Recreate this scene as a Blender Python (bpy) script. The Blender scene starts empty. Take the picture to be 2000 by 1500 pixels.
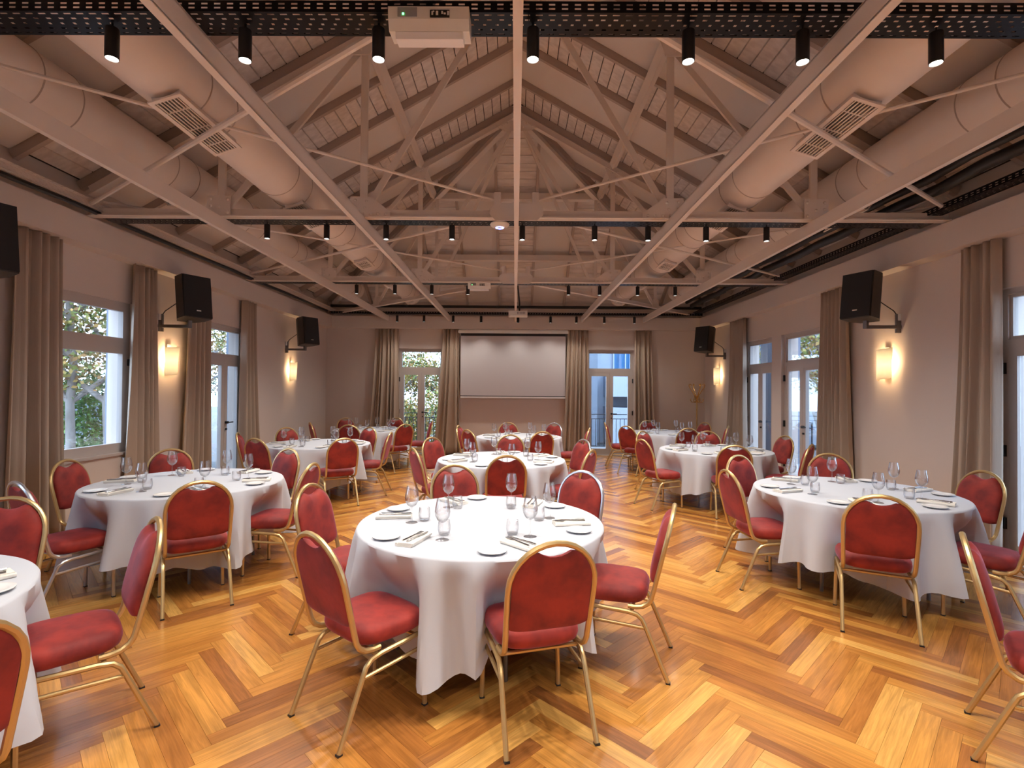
import bpy, math, random
from mathutils import Vector, Matrix
random.seed(7)
sc = bpy.context.scene
col = sc.collection
PI = math.pi
sin, cos, rad = math.sin, math.cos, math.radians

# ---------------------------------------------------------------- camera, sky, exposure
cam_d = bpy.data.cameras.new('camera'); cam = bpy.data.objects.new('camera', cam_d); col.objects.link(cam)
fwd = Vector((-.006, 1, .012)).normalized(); up = Vector((-.008, -.012, 1)); up = (up - fwd*up.dot(fwd)).normalized()
rgt = fwd.cross(up)
cam.matrix_world = Matrix(((rgt.x, up.x, -fwd.x, 0), (rgt.y, up.y, -fwd.y, 0), (rgt.z, up.z, -fwd.z, 1.6), (0, 0, 0, 1)))
cam_d.sensor_fit = 'HORIZONTAL'; cam_d.sensor_width = 36; cam_d.lens = 18; cam_d.clip_start = .05; cam_d.clip_end = 300
sc.camera = cam
w = bpy.data.worlds.new('overcast_sky'); sc.world = w; w.use_nodes = True
bg = w.node_tree.nodes['Background']; bg.inputs[0].default_value = (.56, .74, 1.0, 1); bg.inputs[1].default_value = 3.6
vs = sc.view_settings; vs.view_transform = 'Standard'; vs.look = 'None'; vs.gamma = 1; vs.exposure = 1.05; vs.use_curve_mapping = False
sc.cycles.use_denoising = True
sc.cycles.max_bounces = 7; sc.cycles.diffuse_bounces = 5; sc.cycles.glossy_bounces = 3; sc.cycles.transparent_max_bounces = 20
sc.cycles.sample_clamp_indirect = 5; sc.cycles.use_light_tree = False; sc.cycles.use_adaptive_sampling = True; sc.cycles.adaptive_threshold = .035; sc.cycles.caustics_reflective = False; sc.cycles.caustics_refractive = False
SPOT_W, SPOT_C = 46, (1.0, .93, .84)
LAMP_W, LAMP_C = 8, (1.0, .66, .34)

# ---------------------------------------------------------------- materials
def mat(name, c, rough=.6, metal=0, spec=.5, sheen=0, sheen_tint=None, coat=0, emit=None, es=0, noise=None, bump=None):
    m = bpy.data.materials.new(name); m.use_nodes = True
    nt = m.node_tree; b = nt.nodes['Principled BSDF']
    b.inputs['Base Color'].default_value = (*c, 1); b.inputs['Roughness'].default_value = rough
    b.inputs['Metallic'].default_value = metal; b.inputs['Specular IOR Level'].default_value = spec
    if sheen:
        b.inputs['Sheen Weight'].default_value = sheen; b.inputs['Sheen Roughness'].default_value = .35
        if sheen_tint: b.inputs['Sheen Tint'].default_value = (*sheen_tint, 1)
    if coat: b.inputs['Coat Weight'].default_value = coat
    if emit: b.inputs['Emission Color'].default_value = (*emit, 1); b.inputs['Emission Strength'].default_value = es
    tc = nt.nodes.new('ShaderNodeTexCoord')
    if noise:                                    # (scale, amount, second colour, stretch)
        sc_, amt, c2, st = noise
        mp = nt.nodes.new('ShaderNodeMapping'); mp.inputs['Scale'].default_value = st
        nt.links.new(tc.outputs['Object'], mp.inputs[0])
        n = nt.nodes.new('ShaderNodeTexNoise'); n.inputs['Scale'].default_value = sc_; n.inputs['Detail'].default_value = 6
        nt.links.new(mp.outputs[0], n.inputs[0])
        r = nt.nodes.new('ShaderNodeMapRange'); r.inputs[1].default_value = .35; r.inputs[2].default_value = .65; r.inputs[4].default_value = amt
        nt.links.new(n.outputs[0], r.inputs[0])
        mx = nt.nodes.new('ShaderNodeMix'); mx.data_type = 'RGBA'; mx.inputs[6].default_value = (*c, 1); mx.inputs[7].default_value = (*c2, 1)
        nt.links.new(r.outputs[0], mx.inputs[0]); nt.links.new(mx.outputs[2], b.inputs['Base Color'])
    if bump:                                     # (scale, strength, stretch)
        mp = nt.nodes.new('ShaderNodeMapping'); mp.inputs['Scale'].default_value = bump[2]
        nt.links.new(tc.outputs['Object'], mp.inputs[0])
        n = nt.nodes.new('ShaderNodeTexNoise'); n.inputs['Scale'].default_value = bump[0]; n.inputs['Detail'].default_value = 5
        nt.links.new(mp.outputs[0], n.inputs[0])
        bp = nt.nodes.new('ShaderNodeBump'); bp.inputs['Strength'].default_value = bump[1]; bp.inputs['Distance'].default_value = .01
        nt.links.new(n.outputs[0], bp.inputs['Height']); nt.links.new(bp.outputs[0], b.inputs['Normal'])
    return m

def glass_mat(name, tint, gloss, edge=None):
    m = bpy.data.materials.new(name); m.use_nodes = True; nt = m.node_tree; nt.nodes.clear()
    out = nt.nodes.new('ShaderNodeOutputMaterial'); mx = nt.nodes.new('ShaderNodeMixShader')
    t = nt.nodes.new('ShaderNodeBsdfTransparent'); t.inputs[0].default_value = (*tint, 1)
    g = nt.nodes.new('ShaderNodeBsdfGlossy'); g.inputs['Roughness'].default_value = .02
    lw = nt.nodes.new('ShaderNodeLayerWeight'); lw.inputs[0].default_value = gloss; g.inputs[0].default_value = (1, 1, 1, 1)
    mr = nt.nodes.new('ShaderNodeMapRange'); mr.inputs[3].default_value = .035; mr.inputs[4].default_value = .75
    nt.links.new(lw.outputs['Facing'], mr.inputs[0]); nt.links.new(mr.outputs[0], mx.inputs[0])
    if edge:
        lw2 = nt.nodes.new('ShaderNodeLayerWeight'); lw2.inputs[0].default_value = .38
        pw = nt.nodes.new('ShaderNodeMath'); pw.operation = 'POWER'; pw.inputs[1].default_value = 1.6; nt.links.new(lw2.outputs['Facing'], pw.inputs[0])
        cm = nt.nodes.new('ShaderNodeMix'); cm.data_type = 'RGBA'; cm.inputs[6].default_value = (*tint, 1); cm.inputs[7].default_value = (*edge, 1)
        nt.links.new(pw.outputs[0], cm.inputs[0]); nt.links.new(cm.outputs[2], t.inputs[0])
    nt.links.new(t.outputs[0], mx.inputs[1]); nt.links.new(g.outputs[0], mx.inputs[2]); nt.links.new(mx.outputs[0], out.inputs[0])
    return m

def wood_mat(name, per_object):
    """Varnished hardwood: tone per board, grain running along the board (UV in metres)."""
    m = bpy.data.materials.new(name); m.use_nodes = True; nt = m.node_tree; b = nt.nodes['Principled BSDF']; L = nt.links.new
    uv = nt.nodes.new('ShaderNodeUVMap')
    if per_object: rs = nt.nodes.new('ShaderNodeObjectInfo'); rv = rs.outputs['Random']
    else: rs = nt.nodes.new('ShaderNodeAttribute'); rs.attribute_name = 'tone'; rv = rs.outputs['Fac']
    mul = nt.nodes.new('ShaderNodeMath'); mul.operation = 'MULTIPLY'; mul.inputs[1].default_value = 61; L(rv, mul.inputs[0])
    cmb = nt.nodes.new('ShaderNodeCombineXYZ'); L(mul.outputs[0], cmb.inputs[0]); L(mul.outputs[0], cmb.inputs[1])
    add = nt.nodes.new('ShaderNodeVectorMath'); add.operation = 'ADD'; L(uv.outputs[0], add.inputs[0]); L(cmb.outputs[0], add.inputs[1])
    def grain(sx, sy, scale, det, dist):
        mp = nt.nodes.new('ShaderNodeMapping'); mp.inputs['Scale'].default_value = (sx, sy, 1); L(add.outputs[0], mp.inputs[0])
        n = nt.nodes.new('ShaderNodeTexNoise'); n.inputs['Scale'].default_value = scale; n.inputs['Detail'].default_value = det; n.inputs['Distortion'].default_value = dist
        L(mp.outputs[0], n.inputs[0]); return n
    g1 = grain(1.2, 14, 2.2, 3, 1.2); g2 = grain(3, 90, 2.0, 4, .4)
    cr = nt.nodes.new('ShaderNodeValToRGB'); e = cr.color_ramp.elements
    e[0].position = .0; e[0].color = (.28, .10, .026, 1); e[1].position = 1; e[1].color = (.68, .36, .092, 1)
    for p, c in ((.25, (.39, .142, .030)), (.60, (.50, .205, .041)), (.86, (.60, .275, .058))):
        x = e.new(p); x.color = (*c, 1)
    L(rv, cr.inputs[0])
    rp = nt.nodes.new('ShaderNodeMapRange'); rp.inputs[1].default_value = .36; rp.inputs[2].default_value = .66; rp.inputs[3].default_value = 1.12; rp.inputs[4].default_value = .80; L(g1.outputs[0], rp.inputs[0])
    rq = nt.nodes.new('ShaderNodeMapRange'); rq.inputs[1].default_value = .3; rq.inputs[2].default_value = .7; rq.inputs[3].default_value = 1.08; rq.inputs[4].default_value = .86; L(g2.outputs[0], rq.inputs[0])
    mm = nt.nodes.new('ShaderNodeMath'); mm.operation = 'MULTIPLY'; L(rp.outputs[0], mm.inputs[0]); L(rq.outputs[0], mm.inputs[1])
    hs = nt.nodes.new('ShaderNodeVectorMath'); hs.operation = 'SCALE'; L(cr.outputs[0], hs.inputs[0]); L(mm.outputs[0], hs.inputs['Scale'])
    L(hs.outputs[0], b.inputs['Base Color'])
    b.inputs['Roughness'].default_value = .27; b.inputs['Specular IOR Level'].default_value = .5; b.inputs['Coat Weight'].default_value = .25; b.inputs['Coat Roughness'].default_value = .12
    return m

def leaf_mat(name, stops):
    m = bpy.data.materials.new(name); m.use_nodes = True; nt = m.node_tree; b = nt.nodes['Principled BSDF']; L = nt.links.new
    at = nt.nodes.new('ShaderNodeAttribute'); at.attribute_name = 'tone'
    cr = nt.nodes.new('ShaderNodeValToRGB'); e = cr.color_ramp.elements
    e[0].color = (*stops[0], 1); e[1].color = (*stops[-1], 1)
    for i, c in enumerate(stops[1:-1]): x = e.new((i+1)/(len(stops)-1)); x.color = (*c, 1)
    L(at.outputs['Fac'], cr.inputs[0]); L(cr.outputs[0], b.inputs['Base Color']); b.inputs['Roughness'].default_value = .6
    return m

def shade_mat(name):
    m = bpy.data.materials.new(name); m.use_nodes = True; nt = m.node_tree; b = nt.nodes['Principled BSDF']; L = nt.links.new
    b.inputs['Base Color'].default_value = (.85, .72, .5, 1); b.inputs['Roughness'].default_value = .7
    tc = nt.nodes.new('ShaderNodeTexCoord'); sp = nt.nodes.new('ShaderNodeSeparateXYZ'); L(tc.outputs['Object'], sp.inputs[0])
    a = nt.nodes.new('ShaderNodeMath'); a.operation = 'ABSOLUTE'; L(sp.outputs[2], a.inputs[0])
    r = nt.nodes.new('ShaderNodeMapRange'); r.inputs[2].default_value = .2; r.inputs[3].default_value = .95; r.inputs[4].default_value = .22; L(a.outputs[0], r.inputs[0])
    b.inputs['Emission Color'].default_value = (1, .68, .32, 1); L(r.outputs[0], b.inputs['Emission Strength'])
    return m

M = {}
M['wall'] = mat('wall_paint', (.68, .59, .53), .75, noise=(1.3, .10, (.63, .545, .485), (1, 1, 1)), bump=(60, .04, (1, 1, 1)))
M['deck'] = mat('roof_deck', (.035, .026, .02), .9)
M['panel'] = mat('ceiling_panel', (.74, .68, .64), .85)
M['limewash'] = mat('limewashed_board', (.84, .77, .73), .75, noise=(3.2, .55, (.56, .49, .45), (1, 5, 5)))
M['steelpaint'] = mat('painted_steel', (.76, .675, .615), .5)
M['rafterpaint'] = mat('painted_timber', (.46, .375, .325), .6, noise=(4, .25, (.38, .305, .26), (1, 1, 1)))
M['duct'] = mat('duct_paint', (.78, .69, .63), .55, noise=(5, .12, (.66, .57, .51), (1, 1, 1)))
M['black'] = mat('black_metal', (.012, .012, .014), .4)
M['blacktray'] = mat('black_tray_steel', (.007, .008, .012), .30, spec=.16)
M['dark'] = mat('dark_void', (.01, .009, .008), .9)
M['frame'] = mat('window_frame_paint', (.52, .46, .42), .45)
M['glass'] = glass_mat('pane_glass', (.97, .985, 1), .15)
M['crystal'] = glass_mat('drinking_glass', (.99, .99, .993), .22, (.50, .50, .53))
M['curtain'] = mat('taupe_curtain', (.46, .36, .275), .85, sheen=.35, sheen_tint=(.9, .75, .6), bump=(90, .12, (1, 1, .15)))
M['velvet'] = mat('crimson_velvet', (.33, .026, .015), .72, sheen=.30, sheen_tint=(.85, .45, .75), noise=(8, .9, (.15, .009, .008), (1, 1, 1)), bump=(40, .08, (1, 1, 1)))
M['gold'] = mat('gold_paint', (.60, .425, .195), .36, metal=.75)
M['silver'] = mat('silver_paint', (.62, .62, .64), .28, metal=.85)
M['cloth'] = mat('white_linen', (.535, .555, .61), .8, sheen=.1, bump=(9, .10, (1, 1, 1)))
M['napkin'] = mat('ivory_napkin', (.84, .80, .73), .85, bump=(60, .1, (1, 1, 1)))
M['china'] = mat('white_china', (.80, .80, .80), .18)
M['steel'] = mat('cutlery_steel', (.42, .42, .44), .2, metal=1)
M['tabletop'] = mat('table_board', (.30, .22, .15), .6)
M['leg'] = mat('folding_leg_steel', (.22, .20, .19), .35, metal=.8)
M['screen'] = mat('projection_fabric', (.60, .56, .565), .9)
M['white'] = mat('white_plastic', (.80, .78, .74), .4)
M['brass'] = mat('brass', (.62, .40, .14), .25, metal=1)
M['spk'] = mat('speaker_cabinet', (.055, .045, .038), .45)
M['grille'] = mat('speaker_grille', (.012, .012, .014), .6, bump=(400, .3, (1, 1, 1)))
M['lens'] = mat('lamp_lens', (1, 1, 1), .4, emit=(1, .93, .82), es=14)
M['shade'] = shade_mat('lamp_shade_fabric')
M['plankwood'] = wood_mat('herringbone_board', True); M['plankstuff'] = wood_mat('herringbone_floor', False)
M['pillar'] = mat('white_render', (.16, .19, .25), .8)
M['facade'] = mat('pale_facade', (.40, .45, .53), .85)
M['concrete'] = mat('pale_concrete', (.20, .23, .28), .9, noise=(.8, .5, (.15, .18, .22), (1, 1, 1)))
M['paving'] = mat('outdoor_paving', (.18, .18, .18), .9)
M['bark'] = mat('plane_tree_bark', (.36, .33, .30), .9, noise=(5, .8, (.14, .12, .10), (1, 1, .3)))
M['leaf'] = leaf_mat('autumn_leaves', [(.06, .11, .03), (.20, .26, .06), (.42, .36, .10), (.44, .24, .07), (.17, .10, .05)])
M['bush'] = leaf_mat('green_leaves', [(.02, .07, .015), (.05, .15, .03), (.10, .24, .05), (.18, .32, .09)])
M['iron'] = mat('railing_iron', (.02, .03, .045), .4)
M['bluecurtain'] = mat('blue_drape', (.05, .16, .32), .8)
M['green_led'] = mat('green_led', (.1, 1, .2), .4, emit=(.1, 1, .2), es=4)
M['tube'] = mat('diffuser_plastic', (.86, .86, .88), .3)
M['grey'] = mat('grey_label', (.30, .29, .30), .5)

# ---------------------------------------------------------------- mesh helpers
class MB:
    def __init__(s): s.v = []; s.f = []
    def add(s, vs_, fs):
        o = len(s.v); s.v += [tuple(p) for p in vs_]; s.f += [tuple(i+o for i in f) for f in fs]; return s
    def box(s, c, d, R=None):
        hx, hy, hz = d[0]/2, d[1]/2, d[2]/2; c = Vector(c); ps = []
        for z in (-hz, hz):
            for x, y in ((-hx, -hy), (hx, -hy), (hx, hy), (-hx, hy)):
                p = Vector((x, y, z)); ps.append(c + (R @ p if R else p))
        return s.add(ps, [(3, 2, 1, 0), (4, 5, 6, 7), (0, 1, 5, 4), (1, 2, 6, 5), (2, 3, 7, 6), (3, 0, 4, 7)])
    def span(s, a, b):
        return s.box([(a[i]+b[i])/2 for i in range(3)], [abs(b[i]-a[i]) for i in range(3)])
    def bar(s, p, q, wd, ht, upv=(0, 0, 1)):
        p, q = Vector(p), Vector(q); d = (q-p); Ln = d.length; d.normalize()
        sd = d.cross(Vector(upv)); sd.normalize(); u = sd.cross(d)
        R = Matrix((sd, d, u)).transposed()
        return s.box((p+q)/2, (wd, Ln, ht), R)
    def tube(s, path, r, n=8, sq=1.0, cap=True, rr=None):
        P = [Vector(p) for p in path]; N = len(P); o = len(s.v); T = []
        for i in range(N):
            a = P[max(i-1, 0)]; b = P[min(i+1, N-1)]; T.append((b-a).normalized())
        ref = Vector((0, 0, 1)) if abs(T[0].z) < .9 else Vector((1, 0, 0))
        nv = (ref - T[0]*ref.dot(T[0])).normalized()
        for i in range(N):
            nv = (nv - T[i]*nv.dot(T[i])).normalized(); bv = T[i].cross(nv); ri = rr[i] if rr else r
            for k in range(n):
                a = 2*PI*(k+.5)/n; s.v.append(tuple(P[i] + nv*(ri*cos(a)) + bv*(ri*sq*sin(a))))
        for i in range(N-1):
            for k in range(n):
                k2 = (k+1) % n; s.f.append((o+i*n+k, o+i*n+k2, o+(i+1)*n+k2, o+(i+1)*n+k))
        if cap: s.f.append(tuple(o+k for k in range(n-1, -1, -1))); s.f.append(tuple(o+(N-1)*n+k for k in range(n)))
        return s
    def lathe(s, prof, n=24, c=(0, 0, 0)):
        o = len(s.v)
        for r, z in prof:
            for k in range(n): a = 2*PI*k/n; s.v.append((c[0]+r*cos(a), c[1]+r*sin(a), c[2]+z))
        for i in range(len(prof)-1):
            for k in range(n):
                k2 = (k+1) % n; s.f.append((o+i*n+k, o+i*n+k2, o+(i+1)*n+k2, o+(i+1)*n+k))
        return s
    def prism(s, poly, off):                     # closed polygon (3D points) pushed by vector off
        n = len(poly); off = Vector(off); ps = [Vector(p) for p in poly] + [Vector(p)+off for p in poly]
        return s.add(ps, [tuple(range(n-1, -1, -1)), tuple(range(n, 2*n))] + [(i, (i+1) % n, n+(i+1) % n, n+i) for i in range(n)])
    def mesh(s, name, m, smooth=False):
        me = bpy.data.meshes.new(name); me.from_pydata(s.v, [], s.f)
        if m: me.materials.append(M[m] if isinstance(m, str) else m)
        if smooth:
            me.polygons.foreach_set('use_smooth', [True]*len(me.polygons))
            me.set_sharp_from_angle(angle=rad(40))
        return me
    def build(s, name, m, parent=None, smooth=False):
        o = bpy.data.objects.new(name, s.mesh(name, m, smooth)); col.objects.link(o)
        if parent: o.parent = parent
        return o

def tag(o, label=None, cat=None, group=None, kind=None):
    if label: o['label'] = label
    if cat: o['category'] = cat
    if group: o['group'] = group
    if kind: o['kind'] = kind
    return o
def empty(name, loc=(0, 0, 0), rz=0, parent=None):
    o = bpy.data.objects.new(name, None); col.objects.link(o); o.location = loc; o.rotation_euler = (0, 0, rz)
    o.empty_display_size = .1
    if parent: o.parent = parent
    return o
kids = {}
def copy_tree(o, parent=None):
    c = o.copy(); col.objects.link(c); c.parent = parent
    for ch in list(o.children): copy_tree(ch, c)
    return c
def link_mesh(name, me, parent=None):
    o = bpy.data.objects.new(name, me); col.objects.link(o); o.parent = parent; return o
def arc(c, r, a0, a1, n, f):                     # points on an arc, f maps (a,b)->3D
    return [f(c[0]+r*cos(rad(a0+(a1-a0)*i/n)), c[1]+r*sin(rad(a0+(a1-a0)*i/n))) for i in range(n+1)]
def proj(p):
    d = Vector(p) - Vector((0, 0, 1.6)); q = d.dot(fwd)
    return (1000+1000*d.dot(rgt)/q, 750-1000*d.dot(up)/q, q) if q > .05 else (-9999, -9999, q)
ORD = ['first', 'second', 'third', 'fourth', 'fifth', 'sixth', 'seventh', 'eighth', 'ninth', 'tenth']

# ---------------------------------------------------------------- room shell
WX, Y0, Y1 = 4.72, -2.6, 12.75
SOF, BTOP, BIN = 3.10, 3.40, .20
T_SL = .57; RIDGE = 6.2; HY = 8.6; HK = 4.5/3.95; HSL = T_SL*HK     # roof slopes, hip start
DECK = RIDGE+.29

floor = tag(MB().span((-WX, Y0, -.15), (WX, Y1, -.004)).build('floor', 'deck'), kind='structure')
# herringbone boards
PW, PL, G = .085, .70, .0005
S2 = math.sqrt(.5)
def uvmesh(name, quads, m, tones=None):
    me = bpy.data.meshes.new(name); vs_ = []; fs = []; uvs = []; tn = []
    for i, (P, LU) in enumerate(quads):
        o = len(vs_); vs_ += P; fs += [(o, o+1, o+2, o+3), (o, o+4, o+5, o+1), (o+1, o+5, o+6, o+2), (o+2, o+6, o+7, o+3), (o+3, o+7, o+4, o)]
        a, b, c, d = LU; q = [a, b, c, d, a, a, b, b, b, b, c, c, c, c, d, d, d, d, a, a]; uvs += q
        if tones: tn += [tones[i]]*5
    me.from_pydata(vs_, [], fs); ul = me.uv_layers.new(name='UVMap'); ul.data.foreach_set('uv', [k for q in uvs for k in q])
    if tones:
        at = me.attributes.new('tone', 'FLOAT', 'FACE'); at.data.foreach_set('value', tn)
    me.materials.append(M[m]); return me
def board_pts(u0, u1, v0, v1, org=(0, 0)):
    f = lambda u, v, z: (org[0]+(u-v)*S2, org[1]+(u+v)*S2, z)
    top = [(u0, v0), (u1, v0), (u1, v1), (u0, v1)]
    return [f(u, v, 0) for u, v in top] + [f(u, v, -.006) for u, v in top]
OX, OY = -1.345, .02
boards = []
for m_ in range(-6, 8):
    for k in range(-140, 180):
        for typ in (0, 1):
            if typ == 0: r = (k*PW + m_*PL, k*PW + m_*PL + PL, k*PW - m_*PL, k*PW - m_*PL + PW)
            else: r = (k*PW + PL + m_*PL, k*PW + PL + PW + m_*PL, k*PW + PW - PL - m_*PL, k*PW + PW - m_*PL)
            cu, cv = (r[0]+r[1])/2, (r[2]+r[3])/2; x = OX+(cu-cv)*S2; y = OY+(cu+cv)*S2
            if abs(x) < WX+.1 and -.8 < y < Y1+.1: boards.append((x, y, typ, r))
def vis(b):
    px, py, d = proj((b[0], b[1], 0)); return d if (-80 < px < 2080 and 700 < py < 1600) else 99+d
boards.sort(key=vis)
me_b = uvmesh('floor_board', [(board_pts(-PL/2+G, PL/2-G, -PW/2+G, PW/2-G), [(0, 0), (PL, 0), (PL, PW), (0, PW)])], 'plankwood')
for x, y, typ, r in boards[:300]:
    o = link_mesh('floor_board', me_b, floor); o.location = (x, y, 0); o.rotation_euler = (0, 0, PI/2 if typ else 0)
rest = []; tones = []
for x, y, typ, r in boards[300:]:
    P = board_pts(r[0]+G, r[1]-G, r[2]+G, r[3]-G, (OX, OY))
    P = [(max(-WX, min(WX, p[0])), min(Y1, p[1]), p[2]) for p in P]
    LU = [(0, 0), (PL, 0), (PL, PW), (0, PW)] if typ == 0 else [(0, 0), (0, PW), (PL, PW), (PL, 0)]
    rest.append((P, LU)); tones.append(random.random())
tag(link_mesh('floor_boards', uvmesh('floor_boards', rest, 'plankstuff', tones), floor), kind='stuff')
MB().span((-WX, Y0, -.01), (WX, -.7, 0)).build('floor_threshold', 'deck', floor)

DT = 2.62                                        # head of doors and windows
DOORS_L = [(7.86, 8.92)]; WIN_L = [(4.95, 6.27), (1.65, 2.95), (-1.5, -.2)]
DOORS_R = [(9.44, 10.56), (7.96, 9.11), (3.72, 5.04), (.6, 1.9), (-1.9, -.7)]
DOORS_B = [(-2.92, -1.78), (1.77, 2.96)]
TH = .30
def wall(name, axis, c, sgn, a0, a1, zt, opens):
    mb = MB(); opens = sorted(opens); cur = a0
    def blk(p, q, z0, z1):
        if q-p < 1e-4 or z1-z0 < 1e-4: return
        if axis == 'x': mb.span((c, p, z0), (c+sgn*TH, q, z1))
        else: mb.span((p, c, z0), (q, c+sgn*TH, z1))
    for p, q, z0, z1 in opens:
        blk(cur, p, -.15, zt); blk(p, q, -.15, z0); blk(p, q, z1, zt); cur = q
    blk(cur, a1, -.15, zt)
    return tag(mb.build(name, 'wall'), kind='structure')
EZ = DECK - T_SL*WX + .05
wall('wall_left', 'x', -WX, -1, Y0-TH, Y1+TH, EZ, [(a, b, 0, DT) for a, b in DOORS_L] + [(a, b, .82, DT) for a, b in WIN_L])
wall('wall_right', 'x', WX, 1, Y0-TH, Y1+TH, EZ, [(a, b, 0, DT) for a, b in DOORS_R])
wall('wall_back', 'y', Y1, 1, -WX, WX, EZ, [(a, b, 0, DT) for a, b in DOORS_B])
wfr = MB(); wfr.prism([(-WX, Y0-TH, -.15), (WX, Y0-TH, -.15), (WX, Y0-TH, EZ), (0, Y0-TH, DECK+.1), (-WX, Y0-TH, EZ)], (0, TH, 0))
tag(wfr.build('wall_front', 'wall'), kind='structure')
# plastered ring beam with curtain soffit
tag(MB().span((-WX, Y0, SOF), (-WX+BIN, Y1, BTOP)).build('trim_1', 'wall'), kind='structure')
tag(MB().span((WX-BIN, Y0, SOF), (WX, Y1, BTOP)).build('trim_2', 'wall'), kind='structure')
tag(MB().span((-WX+BIN, Y1-BIN, SOF), (WX-BIN, Y1, BTOP)).build('trim_3', 'wall'), kind='structure')

# ---------------------------------------------------------------- roof: deck, rafters, boards, panels
def roof_z(x): return DECK - T_SL*abs(x)
def hip_y(x): return HY + abs(x)/HK
def hip_z(y): return DECK - HSL*(y-HY)
BAYS = []                                        # (y0, y1, boarded)
y = 7.92 + .74*3 + .86*2 + .0
edges = [-2.54, -1.68, -.94, -.08, .66, 1.52, 2.26, 3.12, 3.86, 4.72, 5.46, 6.32, 7.06, 7.92, 8.66, 9.52, 10.26, 11.12, 11.86, 12.72]
for i in range(len(edges)-1):
    BAYS.append((edges[i], edges[i+1], edges[i+1]-edges[i] < .80))
RD, RW = .10, .05                               # rafter depth and width
for s, nm in ((-1, 'ceiling_left'), (1, 'ceiling_right')):
    hy = min(hip_y(WX), Y1)
    dk = MB().prism([(0, Y0, DECK+.03), (0, HY, DECK+.03), (s*WX, hy, roof_z(WX)+.03), (s*WX, Y0, roof_z(WX)+.03)], (0, 0, .12))
    root = tag(dk.build(nm, 'deck'), kind='structure')
    for e in edges[1:]:
        xs = max(0.02, (e-HY)*HK)
        if xs > 4.5: continue
        z0 = -.05*1.15
        MB().bar((s*xs, e, roof_z(xs)+z0), (s*4.7, e, roof_z(4.7)+z0), RW, RD, (0, 0, 1)).build('rafter', 'rafterpaint', root)
    for b0, b1, boarded in BAYS:
        y0_, y1_ = b0+.03, b1-.03
        if boarded:
            if b0 < 1: continue
            n = 34; st = 4.68/n
            for i in range(n):
                xa, xb = i*st+.006, (i+1)*st-.006
                ya, yb = min(y1_, hip_y(xa)), min(y1_, hip_y(xb))
                if yb < y0_+.04: continue
                ya = max(ya, y0_+.01); dz = -random.uniform(0, .004)
                P = [(s*xa, y0_, roof_z(xa)+dz), (s*xb, y0_, roof_z(xb)+dz), (s*xb, yb, roof_z(xb)+dz), (s*xa, ya, roof_z(xa)+dz)]
                if s < 0: P = P[::-1]
                MB().prism(P, (0, 0, .024)).build('ceiling_board', 'limewash', root)
        else:
            xs = max(0, (b0-HY)*HK); xe = max(0, (y1_-HY)*HK)
            if xs > 4.3: continue
            P = [(s*xs, y0_, roof_z(xs)-.012), (s*4.7, y0_, roof_z(4.7)-.012), (s*4.7, min(y1_, hip_y(4.7)), roof_z(4.7)-.012)]
            if xe > 0: P.append((s*xe, y1_, roof_z(xe)-.012)); 
            else: P.append((0, y1_, roof_z(0)-.012))
            if b0 < HY < y1_: P.insert(4, (0, HY, roof_z(0)-.012))
            if s < 0: P = P[::-1]
            MB().prism(P, (0, 0, .03)).build('ceiling_panel', 'panel', root)
    for px_, ln in ((1.62, 1), (3.13, 1)):       # purlins under the rafters
        zc = RIDGE - T_SL*px_ + .115
        MB().bar((s*px_, Y0, zc), (s*px_, hip_y(px_)-.05, zc), .085, .11, (s*-T_SL, 0, 1)).build('purlin', 'steelpaint', root)
dk = MB().prism([(0, HY, DECK+.03), (WX, hip_y(WX), hip_z(hip_y(WX))+.03), (WX, Y1+.05, hip_z(Y1+.05)+.03), (-WX, Y1+.05, hip_z(Y1+.05)+.03), (-WX, hip_y(WX), hip_z(hip_y(WX))+.03)], (0, 0, .12))
hipc = tag(dk.build('ceiling_back', 'deck'), kind='structure')
hx = [-4.4, -3.6, -2.8, -2.0, -1.2, -.4, .4, 1.2, 2.0, 2.8, 3.6, 4.4]
for x in hx:
    ya = hip_y(x)+.08
    if ya < Y1-.2: MB().bar((x, ya, hip_z(ya)-.058), (x, Y1, hip_z(Y1)-.058), .05, RD).build('rafter', 'rafterpaint', hipc)
for i in range(len(hx)-1):
    a, b = hx[i]+.025, hx[i+1]-.025; boarded = (i % 2 == 1)
    if boarded:
        n = 30; st = (Y1-HY)/n
        for k in range(n):
            y0_, y1_ = HY+k*st+.006, HY+(k+1)*st-.006; lim = (y0_-HY)*HK
            aa, bb = max(a, -lim), min(b, lim)
            if bb-aa < .05: continue
            dz = -random.uniform(0, .004)
            MB().prism([(aa, y0_, hip_z(y0_)+dz), (aa, y1_, hip_z(y1_)+dz), (bb, y1_, hip_z(y1_)+dz), (bb, y0_, hip_z(y0_)+dz)], (0, 0, .024)).build('ceiling_board', 'limewash', hipc)
    else:
        ya, yb = hip_y(a), hip_y(b)
        MB().prism([(a, ya, hip_z(ya)-.012), (a, Y1, hip_z(Y1)-.012), (b, Y1, hip_z(Y1)-.012), (b, yb, hip_z(yb)-.012)], (0, 0, .03)).build('ceiling_panel', 'panel', hipc)
for px_ in (1.62, 3.13):                         # hip purlins
    yy = hip_y(px_); zc = RIDGE - T_SL*px_ + .115
    MB().bar((-px_, yy, zc), (px_, yy, zc), .13, .12).build('purlin', 'steelpaint', hipc)
MB().bar((0, Y0, RIDGE+.14), (0, HY, RIDGE+.14), .07, .12).build('ridge_beam', 'steelpaint', hipc)

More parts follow.
